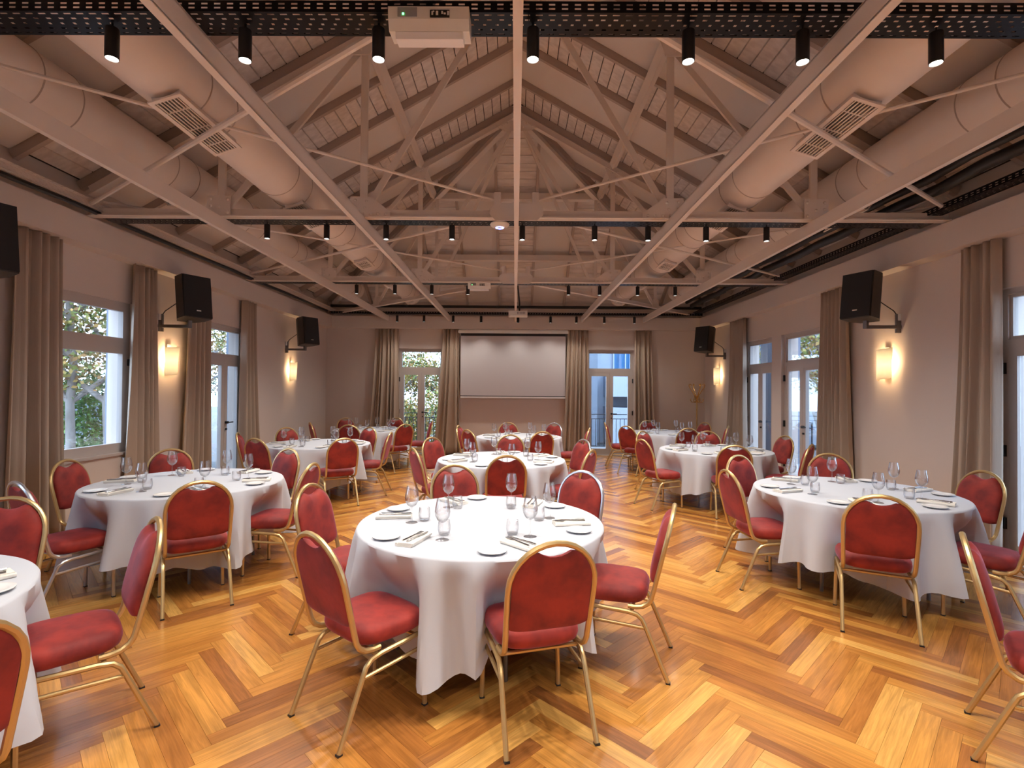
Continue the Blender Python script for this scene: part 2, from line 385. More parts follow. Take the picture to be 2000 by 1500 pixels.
# ---------------------------------------------------------------- steel trusses
CB = 3.41                                        # underside of the bottom chords
def truss(name, y, label, far=False):
    r = empty(name, (0, y, CB)); tag(r, label, 'truss', 'steel roof trusses')
    def P(x, z): return (x, 0, z-CB)
    m = MB(); m.span((-4.55, -.006, 0), (4.55, .006, .09)); m.span((-4.55, -.05, 0), (4.55, .05, .012)); m.span((-4.55, .03, .012), (4.55, .042, .08))
    m.build('bottom_chord', 'steelpaint', r)
    for s in (-1, 1):
        a, b = P(s*4.52, 3.63), P(s*.02, RIDGE)
        m = MB(); m.bar(a, b, .10, .012).bar((a[0], -.02, a[2]+.05), (b[0], -.02, b[2]+.05), .012, .10).bar((a[0], .02, a[2]+.05), (b[0], .02, b[2]+.05), .012, .10)
        m.build('top_chord', 'steelpaint', r)
        for x in (1.62, 3.13):
            zt = RIDGE - T_SL*x
            MB().bar(P(s*x, CB+.06), P(s*x, zt+.02), .075, .03, (0, 1, 0)).build('vertical_strut', 'steelpaint', r)
        MB().bar((s*1.60, .03, .1), (s*.04, .03, RIDGE-CB-.06), .065, .03, (0, 1, 0)).build('diagonal_strut', 'steelpaint', r)
        MB().bar((s*3.10, .03, .1), (s*1.66, .03, RIDGE-T_SL*1.62-CB-.05), .065, .03, (0, 1, 0)).build('diagonal_strut', 'steelpaint', r)
        rv = []
        def plate(pts, holes):
            MBp = MB().prism([(s*px, -.036, pz) for px, pz in (pts if s > 0 else pts[::-1])], (0, .012, 0)).build('gusset_plate', 'steelpaint', r)
            mb = MB()
            for px, pz in holes:
                for (r0, yy) in ((.017, -.036),):
                    o = len(mb.v)
                    for (rr, dd) in ((.016, 0), (.014, -.008), (.006, -.013)):
                        for k in range(8): mb.v.append((s*px+rr*cos(k*PI/4), yy+dd, pz+rr*sin(k*PI/4)))
                    for lv in range(2):
                        for k in range(8): mb.f.append((o+lv*8+k, o+lv*8+(k+1) % 8, o+lv*8+8+(k+1) % 8, o+lv*8+8+k))
                    mb.f.append(tuple(o+16+k for k in range(8)))
            tag(mb.build('rivets', 'steelpaint', MBp), kind='stuff')
        plate([(1.80, -.01), (1.80, .02), (1.75, .22), (1.54, .22), (1.33, .06), (1.33, -.01)], [(1.38+.08*i, .035) for i in range(5)] + [(1.70, .18), (1.70, .11), (1.58, .17), (1.6, .10)])
        plate([(3.27, .0), (3.27, .22), (3.02, .22), (3.02, .0)], [(3.23, .18), (3.23, .11), (3.23, .03), (3.14, .10), (3.05, .18), (3.05, .04)])
        zt = RIDGE - T_SL*1.62 - CB
        plate([(1.82, zt-.02), (1.86, zt-.14), (1.56, zt-.14), (1.46, zt+.13), (1.52, zt+.16)], [(1.77, zt-.08), (1.66, zt-.09), (1.6, zt-.02), (1.70, zt), (1.58, zt+.07)])
        plate([(.02, RIDGE-CB+.04), (.36, RIDGE-CB-.16), (.20, RIDGE-CB-.24), (.02, RIDGE-CB-.24)], [(.08, RIDGE-CB-.05), (.16, RIDGE-CB-.1), (.25, RIDGE-CB-.14), (.1, RIDGE-CB-.17)])
    MB().prism([(-.28, -.055, .03), (-.22, -.055, -.03), (.22, -.055, -.03), (.28, -.055, .03), (.28, -.055, .10), (.22, -.055, .15), (-.22, -.055, .15), (-.28, -.055, .10)], (0, .012, 0)).build('splice_plate', 'steelpaint', r)
    for s in (-1, 1): MB().box((s*.2, 0, .2), (.07, .09, .14)).build('rod_bracket', 'steelpaint', r)
    return r
TY = [-1.0, 2.2, 5.4, 8.6]
TL = ['pale riveted steel truss behind the camera position', 'pale riveted steel truss just above the nearest cable tray',
      'pale riveted steel truss with white dome at its centre', 'pale riveted steel truss where the hipped roof begins']
TR = [truss('roof_truss', y, l) for y, l in zip(TY, TL)]
for i in range(len(TY)-1):                       # cross bracing rods in the plane of the bottom chords
    a, b = TY[i], TY[i+1]; d = b-a
    for s in (-1, 1):
        MB().tube([(s*.22, d, .20), (s*4.4, 0.0, .16)], .013, 8).build('brace_rod', 'steelpaint', TR[i])
        MB().tube([(s*.05, 0, .075), (s*4.45, d-.1, .10)], .022 if i == 1 else .017, 8).build('brace_rod', 'steelpaint', TR[i])
for s, side in ((-1, 'left'), (1, 'right')):     # half trusses running to the back corners
    r = empty('corner_truss', (0, HY, CB)); tag(r, f'half truss running from the roof apex to the back {side} corner', 'truss', 'corner half trusses')
    def Q(t, z): return (s*t, t/HK, z-CB)
    MB().bar(Q(.2, CB+.02), Q(4.5, CB+.02), .07, .012).bar(Q(.2, CB+.05), Q(4.5, CB+.05), .012, .08).build('bottom_chord', 'steelpaint', r)
    MB().bar(Q(.1, RIDGE-.05), Q(4.5, RIDGE-.05-T_SL*4.4), .10, .014).bar(Q(.1, RIDGE), Q(4.5, RIDGE-T_SL*4.4), .03, .10).build('hip_chord', 'steelpaint', r)
    MB().bar((s*.1, HY+.1/HK, RIDGE+.17), (s*4.6, HY+4.6/HK, RIDGE+.17-T_SL*4.5), .09, .14).build('hip_rafter', 'rafterpaint', hipc)
    for t in (1.55, 3.08): MB().bar(Q(t, CB+.05), Q(t, RIDGE-T_SL*t), .06, .03, (0, 1, 0)).build('vertical_strut', 'steelpaint', r)
    MB().bar(Q(1.55, CB+.06), Q(.08, RIDGE-.1), .055, .03, (0, 1, 0)).build('diagonal_strut', 'steelpaint', r)
    MB().bar(Q(3.05, CB+.06), Q(1.6, RIDGE-T_SL*1.55-.05), .055, .03, (0, 1, 0)).build('diagonal_strut', 'steelpaint', r)
    for t in (1.55, 3.08):
        MB().box(Q(t, CB+.12), (.22, .03, .2), Matrix.Rotation(s*math.atan2(1/HK, 1), 3, 'Z')).build('gusset_plate', 'steelpaint', r)
BL = ['outermost left', 'inner left', 'central', 'inner right', 'outermost right']
for x, l in zip((-3.14, -1.62, 0, 1.62, 3.14), BL):
    m = MB(); m.span((x-.023, Y0, 3.278), (x+.023, Y1-BIN, 3.290)); m.span((x-.023, Y0, 3.40), (x+.023, Y1-BIN, 3.41)); sx = -1 if x > 0 else 1
    m.span((x+sx*.018-.005, Y0, 3.285), (x+sx*.018+.005, Y1-BIN, 3.405)); m.span((x-sx*.010-.005, Y0, 3.285), (x-sx*.010+.005, Y1-BIN, 3.405))
    tag(m.build('ceiling_beam', 'steelpaint'), f'{l} of five long pale steel beams running to the back wall', 'beam', 'long ceiling beams')

# ---------------------------------------------------------------- ducts
def duct(x, zc, r, y0, y1, r2, ysw, label, vents, tilt):
    root = empty('air_duct', (x, 0, zc)); tag(root, label, 'duct', 'round air ducts')
    s = 1 if x < 0 else -1
    path = [(0, y0, 0), (0, ysw, 0), (0, ysw+.25, 0), (0, y1, 0)]
    MB().tube(path, r, 44, rr=[r, r, r2, r2]).build('duct_pipe', 'duct', root, True)
    yy = y0+.6; k = 0
    while yy < y1-.2:
        rr = r if yy < ysw else r2
        MB().tube([(0, yy-.007, 0), (0, yy, 0), (0, yy+.007, 0)], rr, 44, rr=[rr+.001, rr+.006, rr+.001], cap=False).build('duct_seam', 'rafterpaint', root, True)  # seam rings darker than the duct, their shadow lines painted in
        yy += (1.15, .34)[k % 2]; k += 1
    for vy, ln, wd in vents:
        R = Matrix.Rotation(-s*tilt, 3, 'Y'); rr = r if vy < ysw else r2
        c = R @ Vector((0, 0, -rr-.03)); c.y = vy
        v = empty('air_vent', c, 0, root); v.rotation_euler = R.to_euler()
        MB().box((0, 0, .07), (wd*.86, ln*.9, .14)).build('vent_neck', 'duct', v)
        fr = MB(); t = .03
        for sx in (-1, 1): fr.box((sx*(wd/2-t/2), 0, -.004), (t, ln, .012)); fr.box((0, sx*(ln/2-t/2), -.004), (wd-2*t, t, .012))
        fr.build('vent_frame', 'white' if False else 'duct', v)
        MB().box((0, 0, .002), (wd-2*t, ln-2*t, .004)).build('vent_opening', 'dark', v)
        sl = MB(); n = 7
        for i in range(n): sl.box((-(wd/2-t)+(i+.5)*(wd-2*t)/n, 0, -.003), (.008, ln-2*t, .012))
        for yy_ in (-.30, -.0, .30): sl.box((0, yy_*ln, -.005), (wd-2*t, .008, .008))
        sl.build('vent_slats', 'duct', v)
V_IN = [(.4, .8, .24), (3.78, .78, .23), (5.75, .7, .23), (7.95, .42, .22), (9.7, .36, .2), (11.6, .3, .2)]
duct(-2.45, 3.80, .24, Y0+.05, 12.1, .19, 9.0, 'left inner round duct with long slotted vents', V_IN, .30)
duct(2.42, 3.80, .24, Y0+.05, 12.1, .19, 9.0, 'right inner round duct with long slotted vents', V_IN, .30)
V_OUT = [(3.1, 1.3, .2), (6.0, .8, .2), (8.1, .6, .2), (10.4, .6, .2)]
duct(-3.68, 3.86, .25, Y0+.05, 11.7, .20, 7.6, 'left outer round duct above the window wall', V_OUT, -.9)
duct(3.68, 3.86, .25, Y0+.05, 11.7, .20, 7.6, 'right outer round duct above the doors', V_OUT, -.9)

# ---------------------------------------------------------------- cable trays and spotlights
def tray_mesh(L, W, Hh):
    mb = MB(); n = int(L/.062)
    def strip(o, du, dv, wid, rows):
        """Sheet of size L x wid with rows of slots; o origin, du along, dv across (3D vectors)."""
        o, du, dv = Vector(o), Vector(du), Vector(dv); cur = 0
        def q(a0, a1, b0, b1): mb.add([o+du*a0+dv*b0, o+du*a1+dv*b0, o+du*a1+dv*b1, o+du*a0+dv*b1], [(0, 1, 2, 3)])
        for c, h, sl, ph in rows:
            q(0, L, cur, c-h/2)
            prev = 0
            for i in range(n):
                a = i*.062+ph; q(prev, a, c-h/2, c+h/2); prev = a+sl
            q(prev, L, c-h/2, c+h/2); cur = c+h/2
        q(0, L, cur, wid)
    strip((-L/2, -W/2, 0), (1, 0, 0), (0, 1, 0), W, [(.018, .008, .034, .01), (.050, .010, .022, .02), (.085, .012, .014, .0), (.118, .010, .022, .035), (W-.018, .008, .034, .01)])
    for sy in (-1, 1): strip((-L/2, sy*W/2, 0), (1, 0, 0), (0, 0, 1), Hh, [(.018, .008, .03, .01), (.038, .008, .03, .01)])
    return mb
def spot_proto():
    r = empty('spotlight')
    MB().lathe([(.0001, .0), (.030, 0), (.031, -.005), (.031, -.150), (.028, -.152), (.028, -.138)], 20).build('spot_body', 'black', r, True)
    MB().lathe([(.0001, .028), (.006, .028), (.006, 0)], 10).build('spot_stem', 'black', r)
    MB().lathe([(.028, -.141), (.02, -.143), (.0001, -.144)], 20).build('spot_lens', 'lens', r)
    return r
SP0 = spot_proto(); sp_used = [False]
ld = bpy.data.lights.new('spot_beam', 'SPOT'); ld.energy = SPOT_W; ld.color = SPOT_C; ld.spot_size = rad(132); ld.spot_blend = .85; ld.shadow_soft_size = .028
ld2 = ld.copy(); ld2.energy = SPOT_W*.4
def put_spot(loc, label, group, back=False):
    o = copy_tree(SP0) if sp_used[0] else SP0
    o.location = loc; tag(o, label, 'spotlight', group)
    if not sp_used[0]:
        l = bpy.data.objects.new('spot_beam', ld); col.objects.link(l); l.parent = o; l.location = (0, 0, -.158)
    sp_used[0] = True
    if back:                                     # aimed back into the room
        for ch in o.children:
            if ch.type == 'LIGHT': ch.data = ld2; ch.rotation_euler = (-.32, 0, 0)
TRAYS = [(-.66, 3.41, 'cable tray of black perforated steel behind the camera', [-2.4, -1.75, -1.1, -.45, .2, .85, 1.5, 2.15, 2.8], 'the tray behind the camera'),
         (2.52, 3.41, 'nearest black perforated steel cable tray crossing the top of the view', [-2.02, -1.36, -.69, .075, .845, 1.41, 2.07], 'the nearest cable tray'),
         (5.55, 3.41, 'black perforated cable tray beside the truss with the white dome', [-2.72, -2.07, -1.42, -.70, .065, .85, 1.43, 2.06, 2.71], 'the second cable tray'),
         (8.74, 3.41, 'black perforated cable tray below the third truss', [-2.73, -2.07, -1.44, -.82, .90, 1.43, 2.08, 2.72], 'the third cable tray'),
         (12.28, 3.40, 'black perforated cable tray running along the back wall', [-2.85, -2.2, -1.5, -.83, .06, .84, 1.46, 2.13, 2.85], 'the cable tray along the back wall')]
for y, z, lab, xs, gname in TRAYS:
    L = 8.9
    o = tray_mesh(L, .17, .055).build('cable_tray', 'blacktray'); o.location = (0, y, z+.002); tag(o, lab, 'cable tray', 'cross cable trays')
    for i, x in enumerate(xs):
        put_spot((x, y+random.uniform(-.01, .01), z-.026), f'black cylinder spotlight, {ORD[i]} from the left on {gname}', 'ceiling spotlights', y > 12)
# side trays and pipes above the ring beam
o = tray_mesh(15.2, .15, .05).build('cable_tray', 'steelpaint'); o.rotation_euler = (PI/2, 0, PI/2); o.scale = (1, .52, 1); o.location = (-4.44, 5.0, 3.505); tag(o, 'pale perforated cable tray along the top of the left wall', 'cable tray')
o = tray_mesh(15.2, .15, .06).build('cable_tray', 'blacktray'); o.rotation_euler = (0, 0, PI/2); o.location = (4.40, 5.0, 3.47); tag(o, 'dark perforated cable tray along the top of the right wall', 'cable tray')
for x, z, r, nm in ((4.14, 3.62, .055, 'thick black insulated pipe under the right eaves'), (4.02, 3.70, .04, 'thinner black insulated pipe above the thick one under the right eaves')):
    P = [(x+.012*sin(i*1.7), Y0+.1+i*.5, z+.014*cos(i*2.3)) for i in range(30)]
    tag(MB().tube(P, r, 10).build('insulated_pipe', 'black', None, True), nm, 'pipe')
P = [(-4.44+.01*sin(i*1.3), Y0+.1+i*.5, 3.436+.004*cos(i*2.1)) for i in range(30)]  # black tube added to read as the shaded gap below the tray
tag(MB().tube(P, .024, 8).build('gap_shade_strip', 'black', None, True), 'black strip added as the shaded gap under the pale tray on the left wall', 'cable')
tag(MB().tube([(-4.5, 12.42, 3.62), (4.5, 12.42, 3.62)], .035, 10).build('insulated_pipe', 'black', None, True), 'black pipe above the cable tray along the back wall', 'pipe')

# ---------------------------------------------------------------- doors and windows
def pane(mbname, a, b, z0, z1, axis, c, parent):
    m = MB()
    if axis == 'x': m.span((c-.004, a, z0), (c+.004, b, z1))
    else: m.span((a, c-.004, z0), (b, c+.004, z1))
    return m.build(mbname, 'glass', parent)
def bars(rects, axis, c, d):
    m = MB()
    for a, b, z0, z1 in rects:
        if axis == 'x': m.span((c-d/2, a, z0), (c+d/2, b, z1))
        else: m.span((a, c-d/2, z0), (b, c+d/2, z1))
    return m
def ring(a, b, z0, z1, t): return [(a, a+t, z0, z1), (b-t, b, z0, z1), (a+t, b-t, z0, z0+t), (a+t, b-t, z1-t, z1)]
def french_door(name, axis, wc, sgn, a, b, hside):
    """Two glazed leaves under a transom light, set in the wall opening a..b."""
    root = tag(empty(name), kind='structure'); c = wc + sgn*.10; F = .055
    bars([(a, a+F, 0, DT), (b-F, b, 0, DT), (a+F, b-F, DT-F, DT), (a+F, b-F, 2.06, 2.13), (a+F, b-F, 0, .02)], axis, c, .09).build('door_frame', 'frame', root)
    bars(ring(a+F, b-F, 2.13, DT-F, .03), axis, c, .05).build('transom_sash', 'frame', root)
    pane('transom_pane', a+F+.03, b-F-.03, 2.16, DT-F-.03, axis, c, root)
    mid = (a+b)/2
    for k, (p, q) in enumerate(((a+F, mid-.002), (mid+.002, b-F))):
        lf = bars([(p, p+.085, .02, 2.06), (q-.085, q, .02, 2.06), (p+.085, q-.085, .02, .16), (p+.085, q-.085, 1.965, 2.06)], axis, c-sgn*.012, .06).build('door_leaf', 'frame', root)
        pane('door_pane', p+.085, q-.085, .16, 1.965, axis, c-sgn*.012, lf)
        if k == hside:
            hx_ = (p+.04) if hside == 1 else (q-.04); dr = 1 if hside == 1 else -1
            ci = c - sgn*.06
            f = (lambda u, v, z: (ci-sgn*v, u, z)) if axis == 'x' else (lambda u, v, z: (u, ci-sgn*v, z))
            hm = MB(); hm.tube([f(hx_, -.02, 1.03), f(hx_, .03, 1.03)], .022, 10); hm.tube([f(hx_, .03, 1.03), f(hx_+dr*.13, .035, 1.03)], .010, 8)
            hm.tube([f(hx_, -.02, .92), f(hx_, .008, .92)], .016, 10)
            hm.build('door_handle', 'black', lf)
    hg = MB()
    for z in (.35, 1.05, 1.85):
        for e in (a+F*.5, b-F*.5):
            if axis == 'x': hg.box((c-sgn*.06, e, z), (.03, .022, .11))
            else: hg.box((e, c-sgn*.06, z), (.022, .03, .11))
    hg.build('door_hinges', 'black', root)
    return root
french_door('door_1', 'x', -WX, -1, *DOORS_L[0], 1)
french_door('door_2', 'x', WX, 1, *DOORS_R[0], 0)
french_door('door_3', 'x', WX, 1, *DOORS_R[1], 0)
french_door('door_4', 'x', WX, 1, *DOORS_R[2], 0)
french_door('door_7', 'x', WX, 1, *DOORS_R[3], 0)
french_door('door_8', 'x', WX, 1, *DOORS_R[4], 0)
french_door('door_5', 'y', Y1, 1, *DOORS_B[0], 1)
french_door('door_6', 'y', Y1, 1, *DOORS_B[1], 1)
for wi, (a, b) in enumerate(WIN_L):
    root = tag(empty(f'window_{wi+1}'), kind='structure'); c = -WX-.08
    bars(ring(a, b, .82, DT, .05) + [(a+.05, b-.05, 2.06, 2.13)], 'x', c, .10).build('window_frame', 'frame', root)
    for z0, z1 in ((.87, 2.06), (2.13, 2.57)):
        sh = bars(ring(a+.05, b-.05, z0, z1, .06), 'x', c+.02, .06).build('window_sash', 'frame', root); pane('window_pane', a+.11, b-.11, z0+.06, z1-.06, 'x', c+.02, sh)
    MB().span((-WX-.02, a-.04, .79), (-WX+.03, b+.04, .82)).build('window_sill', 'frame', root)
    hm = MB()
    for z in (1.0, 1.9): hm.box((c+.07, b-.03, z), (.03, .02, .08))
    hm.build('window_hinges', 'black', root)

# ---------------------------------------------------------------- curtains
def curtain(axis, wc, sgn, t0, t1, b0, b1, label, seed):
    rnd = random.Random(seed); nu, nv = 90, 16; mb = MB(); nf = max(4, int((t1-t0)/.092)); ph = rnd.uniform(0, 6)
    jit = [rnd.uniform(-.35, .35) for _ in range(nf+2)]; amp = [rnd.uniform(.6, 1.25) for _ in range(nf+2)]
    for j in range(nv+1):
        v = j/nv; z = SOF-.005 - v*(SOF-.02); a = t0+(b0-t0)*v**1.6; b = t1+(b1-t1)*v**1.6
        for i in range(nu+1):
            u = i/nu; k = u*nf; ki = min(int(k), nf); fr = k-ki
            p = (k + jit[ki]*(1-fr) + jit[ki+1]*fr*v)*2*PI + ph*v*.4
            am = (amp[ki]*(1-fr)+amp[ki+1]*fr)*(.042+.020*v)
            off = .098 + am*sin(p) + .012*v*sin(2.3*p+1)
            w_ = a + (b-a)*u + .012*v*cos(p*.5+seed)
            mb.v.append((wc-sgn*off, w_, z) if axis == 'x' else (w_, wc-sgn*off, z))
    for j in range(nv):
        for i in range(nu): q = j*(nu+1)+i; mb.f.append((q, q+1, q+nu+2, q+nu+1))
    o = mb.build('curtain', 'curtain', None, True); md = o.modifiers.new('thickness', 'SOLIDIFY'); md.thickness = .004; md.offset = 0
    return tag(o, label, 'curtain', 'taupe floor length curtains')
curtain('x', -WX, -1, 4.66, 5.16, 4.62, 5.24, 'taupe curtain on the left edge of the large window, beside the nearest chairs', 1)
curtain('x', -WX, -1, 6.14, 6.52, 6.10, 6.66, 'taupe curtain between the large window and the left wall lamp', 2)
curtain('x', -WX, -1, 7.18, 7.72, 7.04, 7.78, 'taupe curtain between the left wall lamp and the left glazed door', 3)
curtain('x', -WX, -1, 8.68, 9.08, 8.66, 9.36, 'taupe curtain on the far side of the left glazed door', 4)
curtain('x', WX, 1, 10.30, 10.98, 10.30, 11.24, 'taupe curtain right of the coat stand, nearest the back wall', 5)
curtain('x', WX, 1, 7.14, 7.80, 7.06, 7.84, 'taupe curtain between the right glazed doors and the bright wall lamp', 6)
curtain('x', WX, 1, 4.92, 5.34, 4.93, 5.48, 'taupe curtain at the right edge beside the nearest glazed door', 7)
curtain('y', Y1, 1, -3.46, -2.90, -3.62, -2.84, 'taupe curtain on the left of the back left glazed door', 8)
curtain('y', Y1, 1, -1.81, -1.40, -2.0, -1.34, 'taupe curtain between the back left door and the screen', 9)
curtain('y', Y1, 1, 1.28, 1.80, 1.20, 1.84, 'taupe curtain between the screen and the back right door', 10)
curtain('y', Y1, 1, 2.94, 3.36, 2.96, 3.48, 'taupe curtain on the right of the back right glazed door', 11)

# ---------------------------------------------------------------- projection screen, coat stand
scr = tag(empty('projection_screen', (-.055, Y1-.10, 1.40)), 'white pull-down projection screen on the back wall', 'screen')
MB().tube([(-1.35, .01, 1.655), (1.35, .01, 1.655)], .05, 12).span((-1.36, -.05, 1.60), (1.36, .08, 1.66)).build('screen_housing', 'white', scr)
MB().span((-1.298, -.002, .03), (1.298, .002, 1.61)).build('screen_border', 'black', scr)
MB().span((-1.296, -.006, .06), (1.296, -.002, 1.535)).build('screen_fabric', 'screen', scr)
MB().span((-1.30, -.02, 0), (1.30, .02, .04)).build('bottom_bar', 'white', scr)
cs = tag(empty('coat_stand', (4.38, 12.36, 0)), 'brass coat stand with curled hooks in the back right corner', 'coat stand')
MB().tube([(0, 0, .03), (0, 0, 1.50)], .014, 10).build('stand_pole', 'brass', cs, True)
MB().lathe([(.0001, .035), (.03, .035), (.05, .025), (.15, .012), (.16, 0)], 24).build('stand_base', 'brass', cs, True)
for k in range(4):
    a = rad(45+90*k) if k % 2 else rad(90*k+2); a = rad(90*k+6); ca, sa = cos(a), sin(a)
    f = lambda r, z: (r*ca, r*sa, z)
    MB().tube([f(.01, 1.42), f(.05, 1.50), f(.12, 1.62), f(.18, 1.70), f(.20, 1.755), f(.175, 1.785), f(.145, 1.765), f(.15, 1.735)], .011, 8).build('upper_hook', 'brass', cs, True)
    MB().tube([f(.01, 1.46), f(.05, 1.52), f(.06, 1.47), f(.05, 1.40)], .009, 8).build('scroll', 'brass', cs, True)
    b2 = rad(90*k+45); ca, sa = cos(b2), sin(b2); g = lambda r, z: (r*cos(b2), r*sin(b2), z)
    MB().tube([g(.01, 1.40), g(.06, 1.34), g(.13, 1.345), g(.165, 1.39), g(.15, 1.43)], .010, 8).build('lower_hook', 'brass', cs, True)

# ---------------------------------------------------------------- loudspeakers
def speaker(loc, rz, label, wall_x):
    r = tag(empty('loudspeaker', loc, rz), label, 'loudspeaker', 'wall mounted loudspeakers')     # local -Y is the front
    t = Matrix.Rotation(rad(-7), 3, 'X')
    hw, hh, dp = .18, .28, .30
    poly = [(-hw, -dp/2), (hw, -dp/2), (hw, .02), (hw*.62, dp/2), (-hw*.62, dp/2), (-hw, .02)]
    mb = MB().prism([(x, y, -hh) for x, y in poly], (0, 0, 2*hh)); mb.v = [tuple(t @ Vector(p)) for p in mb.v]; mb.build('cabinet', 'spk', r)
    mb = MB(); mb.box((0, -dp/2-.012, 0), (2*hw-.012, .022, 2*hh-.012)); mb.v = [tuple(t @ Vector(p)) for p in mb.v]; g = mb.build('grille', 'grille', r)
    mb = MB(); mb.box((.0, -dp/2-.025, -.19), (.055, .003, .014)); mb.v = [tuple(t @ Vector(p)) for p in mb.v]; mb.build('badge', 'white', g)
    # bracket reaching back to the wall
    inv = Matrix.Rotation(-rz, 3, 'Z'); W = inv @ (Vector((wall_x, loc[1], loc[2]-.36)) - Vector(loc))
    nx = inv @ Vector((-1 if wall_x > 0 else 1, 0, 0))
    m = MB(); m.bar(tuple(W), (0, .03, -.36), .05, .04); m.bar((0, .03, -.38), (0, .03, -hh), .045, .045, (0, 1, 0)); m.bar(tuple(W+nx*.02+Vector((0, 0, -.07))), tuple(W+nx*.02+Vector((0, 0, .16))), .03, .07, tuple(nx))
    m.build('wall_bracket', 'leg', r)
    m = MB(); c0 = W+nx*.02+Vector((0, 0, .12)); m.box(c0, (.07, .05, .08)); m.build('socket_box', 'white', r)
    m = MB().tube([c0, c0+Vector((0, 0, .08))+nx*.06, Vector((0, dp/2-.02, -.02))+Vector((0, 0, .06)), Vector((0, dp/2-.06, .02))], .006, 6).build('cable', 'black', r)
def face(n): return math.atan2(n[1], n[0]) + PI/2
speaker((-4.30, 4.06, 2.78), face((.92, -.40)), 'black loudspeaker cut by the left edge of the picture', -WX)
speaker((-4.30, 6.74, 2.77), face((.87, -.50)), 'black loudspeaker above the left wall lamp near the large window', -WX)
speaker((-4.30, 10.48, 2.76), face((.86, -.50)), 'black loudspeaker above the far left wall lamp', -WX)
speaker((4.28, 11.50, 2.76), face((-.85, -.53)), 'black loudspeaker high in the back right corner', WX)
speaker((4.28, 6.30, 2.77), face((-.90, -.44)), 'black loudspeaker above the brightest wall lamp on the right', WX)

# ---------------------------------------------------------------- wall lamps
def sconce(y, s, label):
    x = s*(WX-.001); r = tag(empty('wall_lamp', (x, y, 1.96), 0 if s < 0 else PI), label, 'wall lamp', 'fabric wall lamps')   # local +X into the room
    MB().span((0, -.04, -.16), (.018, .04, .22)).build('back_plate', 'white', r)
    mb = MB(); n = 18; R = .115
    for j in range(9):
        v = j/8; z = -.19+.38*v
        for i in range(n+1):
            a = rad(-78+156*i/n); tw = .018*(v-.5); rr = R*(1+.10*(v-.5)+.0)
            mb.v.append((.015+rr*cos(a)*.95, rr*sin(a)+tw + .01*sin(3*PI*v)*(i/n-.5), z + .03*(i/n-.5)))
    for j in range(8):
        for i in range(n): q = j*(n+1)+i; mb.f.append((q, q+1, q+n+2, q+n+1))
    o = mb.build('lamp_shade', 'shade', r, True); md = o.modifiers.new('thickness', 'SOLIDIFY'); md.thickness = .003
    l = bpy.data.lights.new('lamp_bulb', 'POINT'); l.energy = LAMP_W; l.color = LAMP_C; l.shadow_soft_size = .02
    lo = bpy.data.objects.new('lamp_bulb', l); col.objects.link(lo); lo.parent = r; lo.location = (.062, 0, .03)
sconce(6.92, -1, 'glowing fabric wall lamp between curtains on the left wall')
sconce(10.72, -1, 'glowing fabric wall lamp at the far end of the left wall')
sconce(6.50, 1, 'brightest glowing fabric wall lamp on the right wall below the loudspeaker')
sconce(11.86, 1, 'glowing fabric wall lamp by the coat stand')
sconce(3.6, -1, 'glowing fabric wall lamp outside the left edge of the picture')

# ---------------------------------------------------------------- projector, emergency lights, dome
pj = tag(empty('projector', (.02, 10.9, 3.22)), 'white projector hanging on a pole before the back wall', 'projector')
MB().box((.03, 0, .0), (.40, .30, .10)).build('projector_body', 'white', pj)
MB().tube([(-.12, .10, .0), (-.12, .17, .0)], .04, 14).build('projector_lens', 'black', pj)
vm = MB()
for i in range(6): vm.box((.02+i*.03, -.152, .005), (.015, .006, .05))
vm.build('vent_grille', 'grey', pj)
MB().tube([(.06, 0, .05), (.06, 0, .24), (.02, -.5, .50)], .018, 8).build('ceiling_pole', 'black', pj)
def emergency(loc, label, sc_):
    r = tag(empty('emergency_light', loc), label, 'emergency light', 'emergency lights')
    W, D, Hh = .38*sc_, .13*sc_, .10*sc_
    MB().prism([(-W/2, -D/2, Hh*.5), (-W/2, D/2, Hh*.5), (-W/2, D/2, -Hh*.4), (-W/2, -D*.30, -Hh*.5), (-W/2, -D*.46, -Hh*.05)], (W, 0, 0)).build('housing', 'white', r)
    MB().prism([(-W*.42, -D*.30, -Hh*.52), (-W*.42, D*.36, -Hh*.42), (-W*.42, D*.30, -Hh*.75), (-W*.42, -D*.22, -Hh*.80)], (W*.84, 0, 0)).build('diffuser', 'tube', r)
    MB().box((-W*.26, -D/2-.001, Hh*.22), (W*.24, .004, Hh*.42)).build('control_plate', 'grey', r)
    MB().box((-W*.31, -D/2-.004, Hh*.12), (.008, .004, .008)).build('indicator', 'green_led', r)
    MB().box((W*.14, -D/2+.002, Hh*.16), (W*.24, .010, Hh*.32)).build('pictogram_label', 'dark', r)
    pm = MB(); y_ = -D/2-.005; x0 = W*.05
    for k, (dx, dz, w_, h_) in enumerate(((0, .0, .010, .022), (.006, .014, .008, .006), (.022, .0, .014, .024), (.046, .004, .010, .016), (.058, -.004, .012, .010), (.074, .0, .012, .024))): pm.box((x0+dx*sc_, y_+.002, Hh*.16+dz*sc_*.6), (w_*sc_*.8, .003, h_*sc_*.8))
    pm.build('pictogram', 'white', r)
emergency((-.42, 2.44, 3.345), 'large white emergency light fixed to the nearest cable tray', 1.0)
emergency((-.62, 8.68, 3.36), 'small white emergency light on the third cable tray', 1.0)
dm = tag(empty('wireless_dome', (-.18, 5.52, 3.40)), 'white dome with a glowing ring under the middle truss', 'wireless dome')
MB().lathe([(.0001, 0), (.10, 0), (.105, -.012), (.09, -.03), (.05, -.042), (.0001, -.045)], 28).build('dome_body', 'white', dm, True)
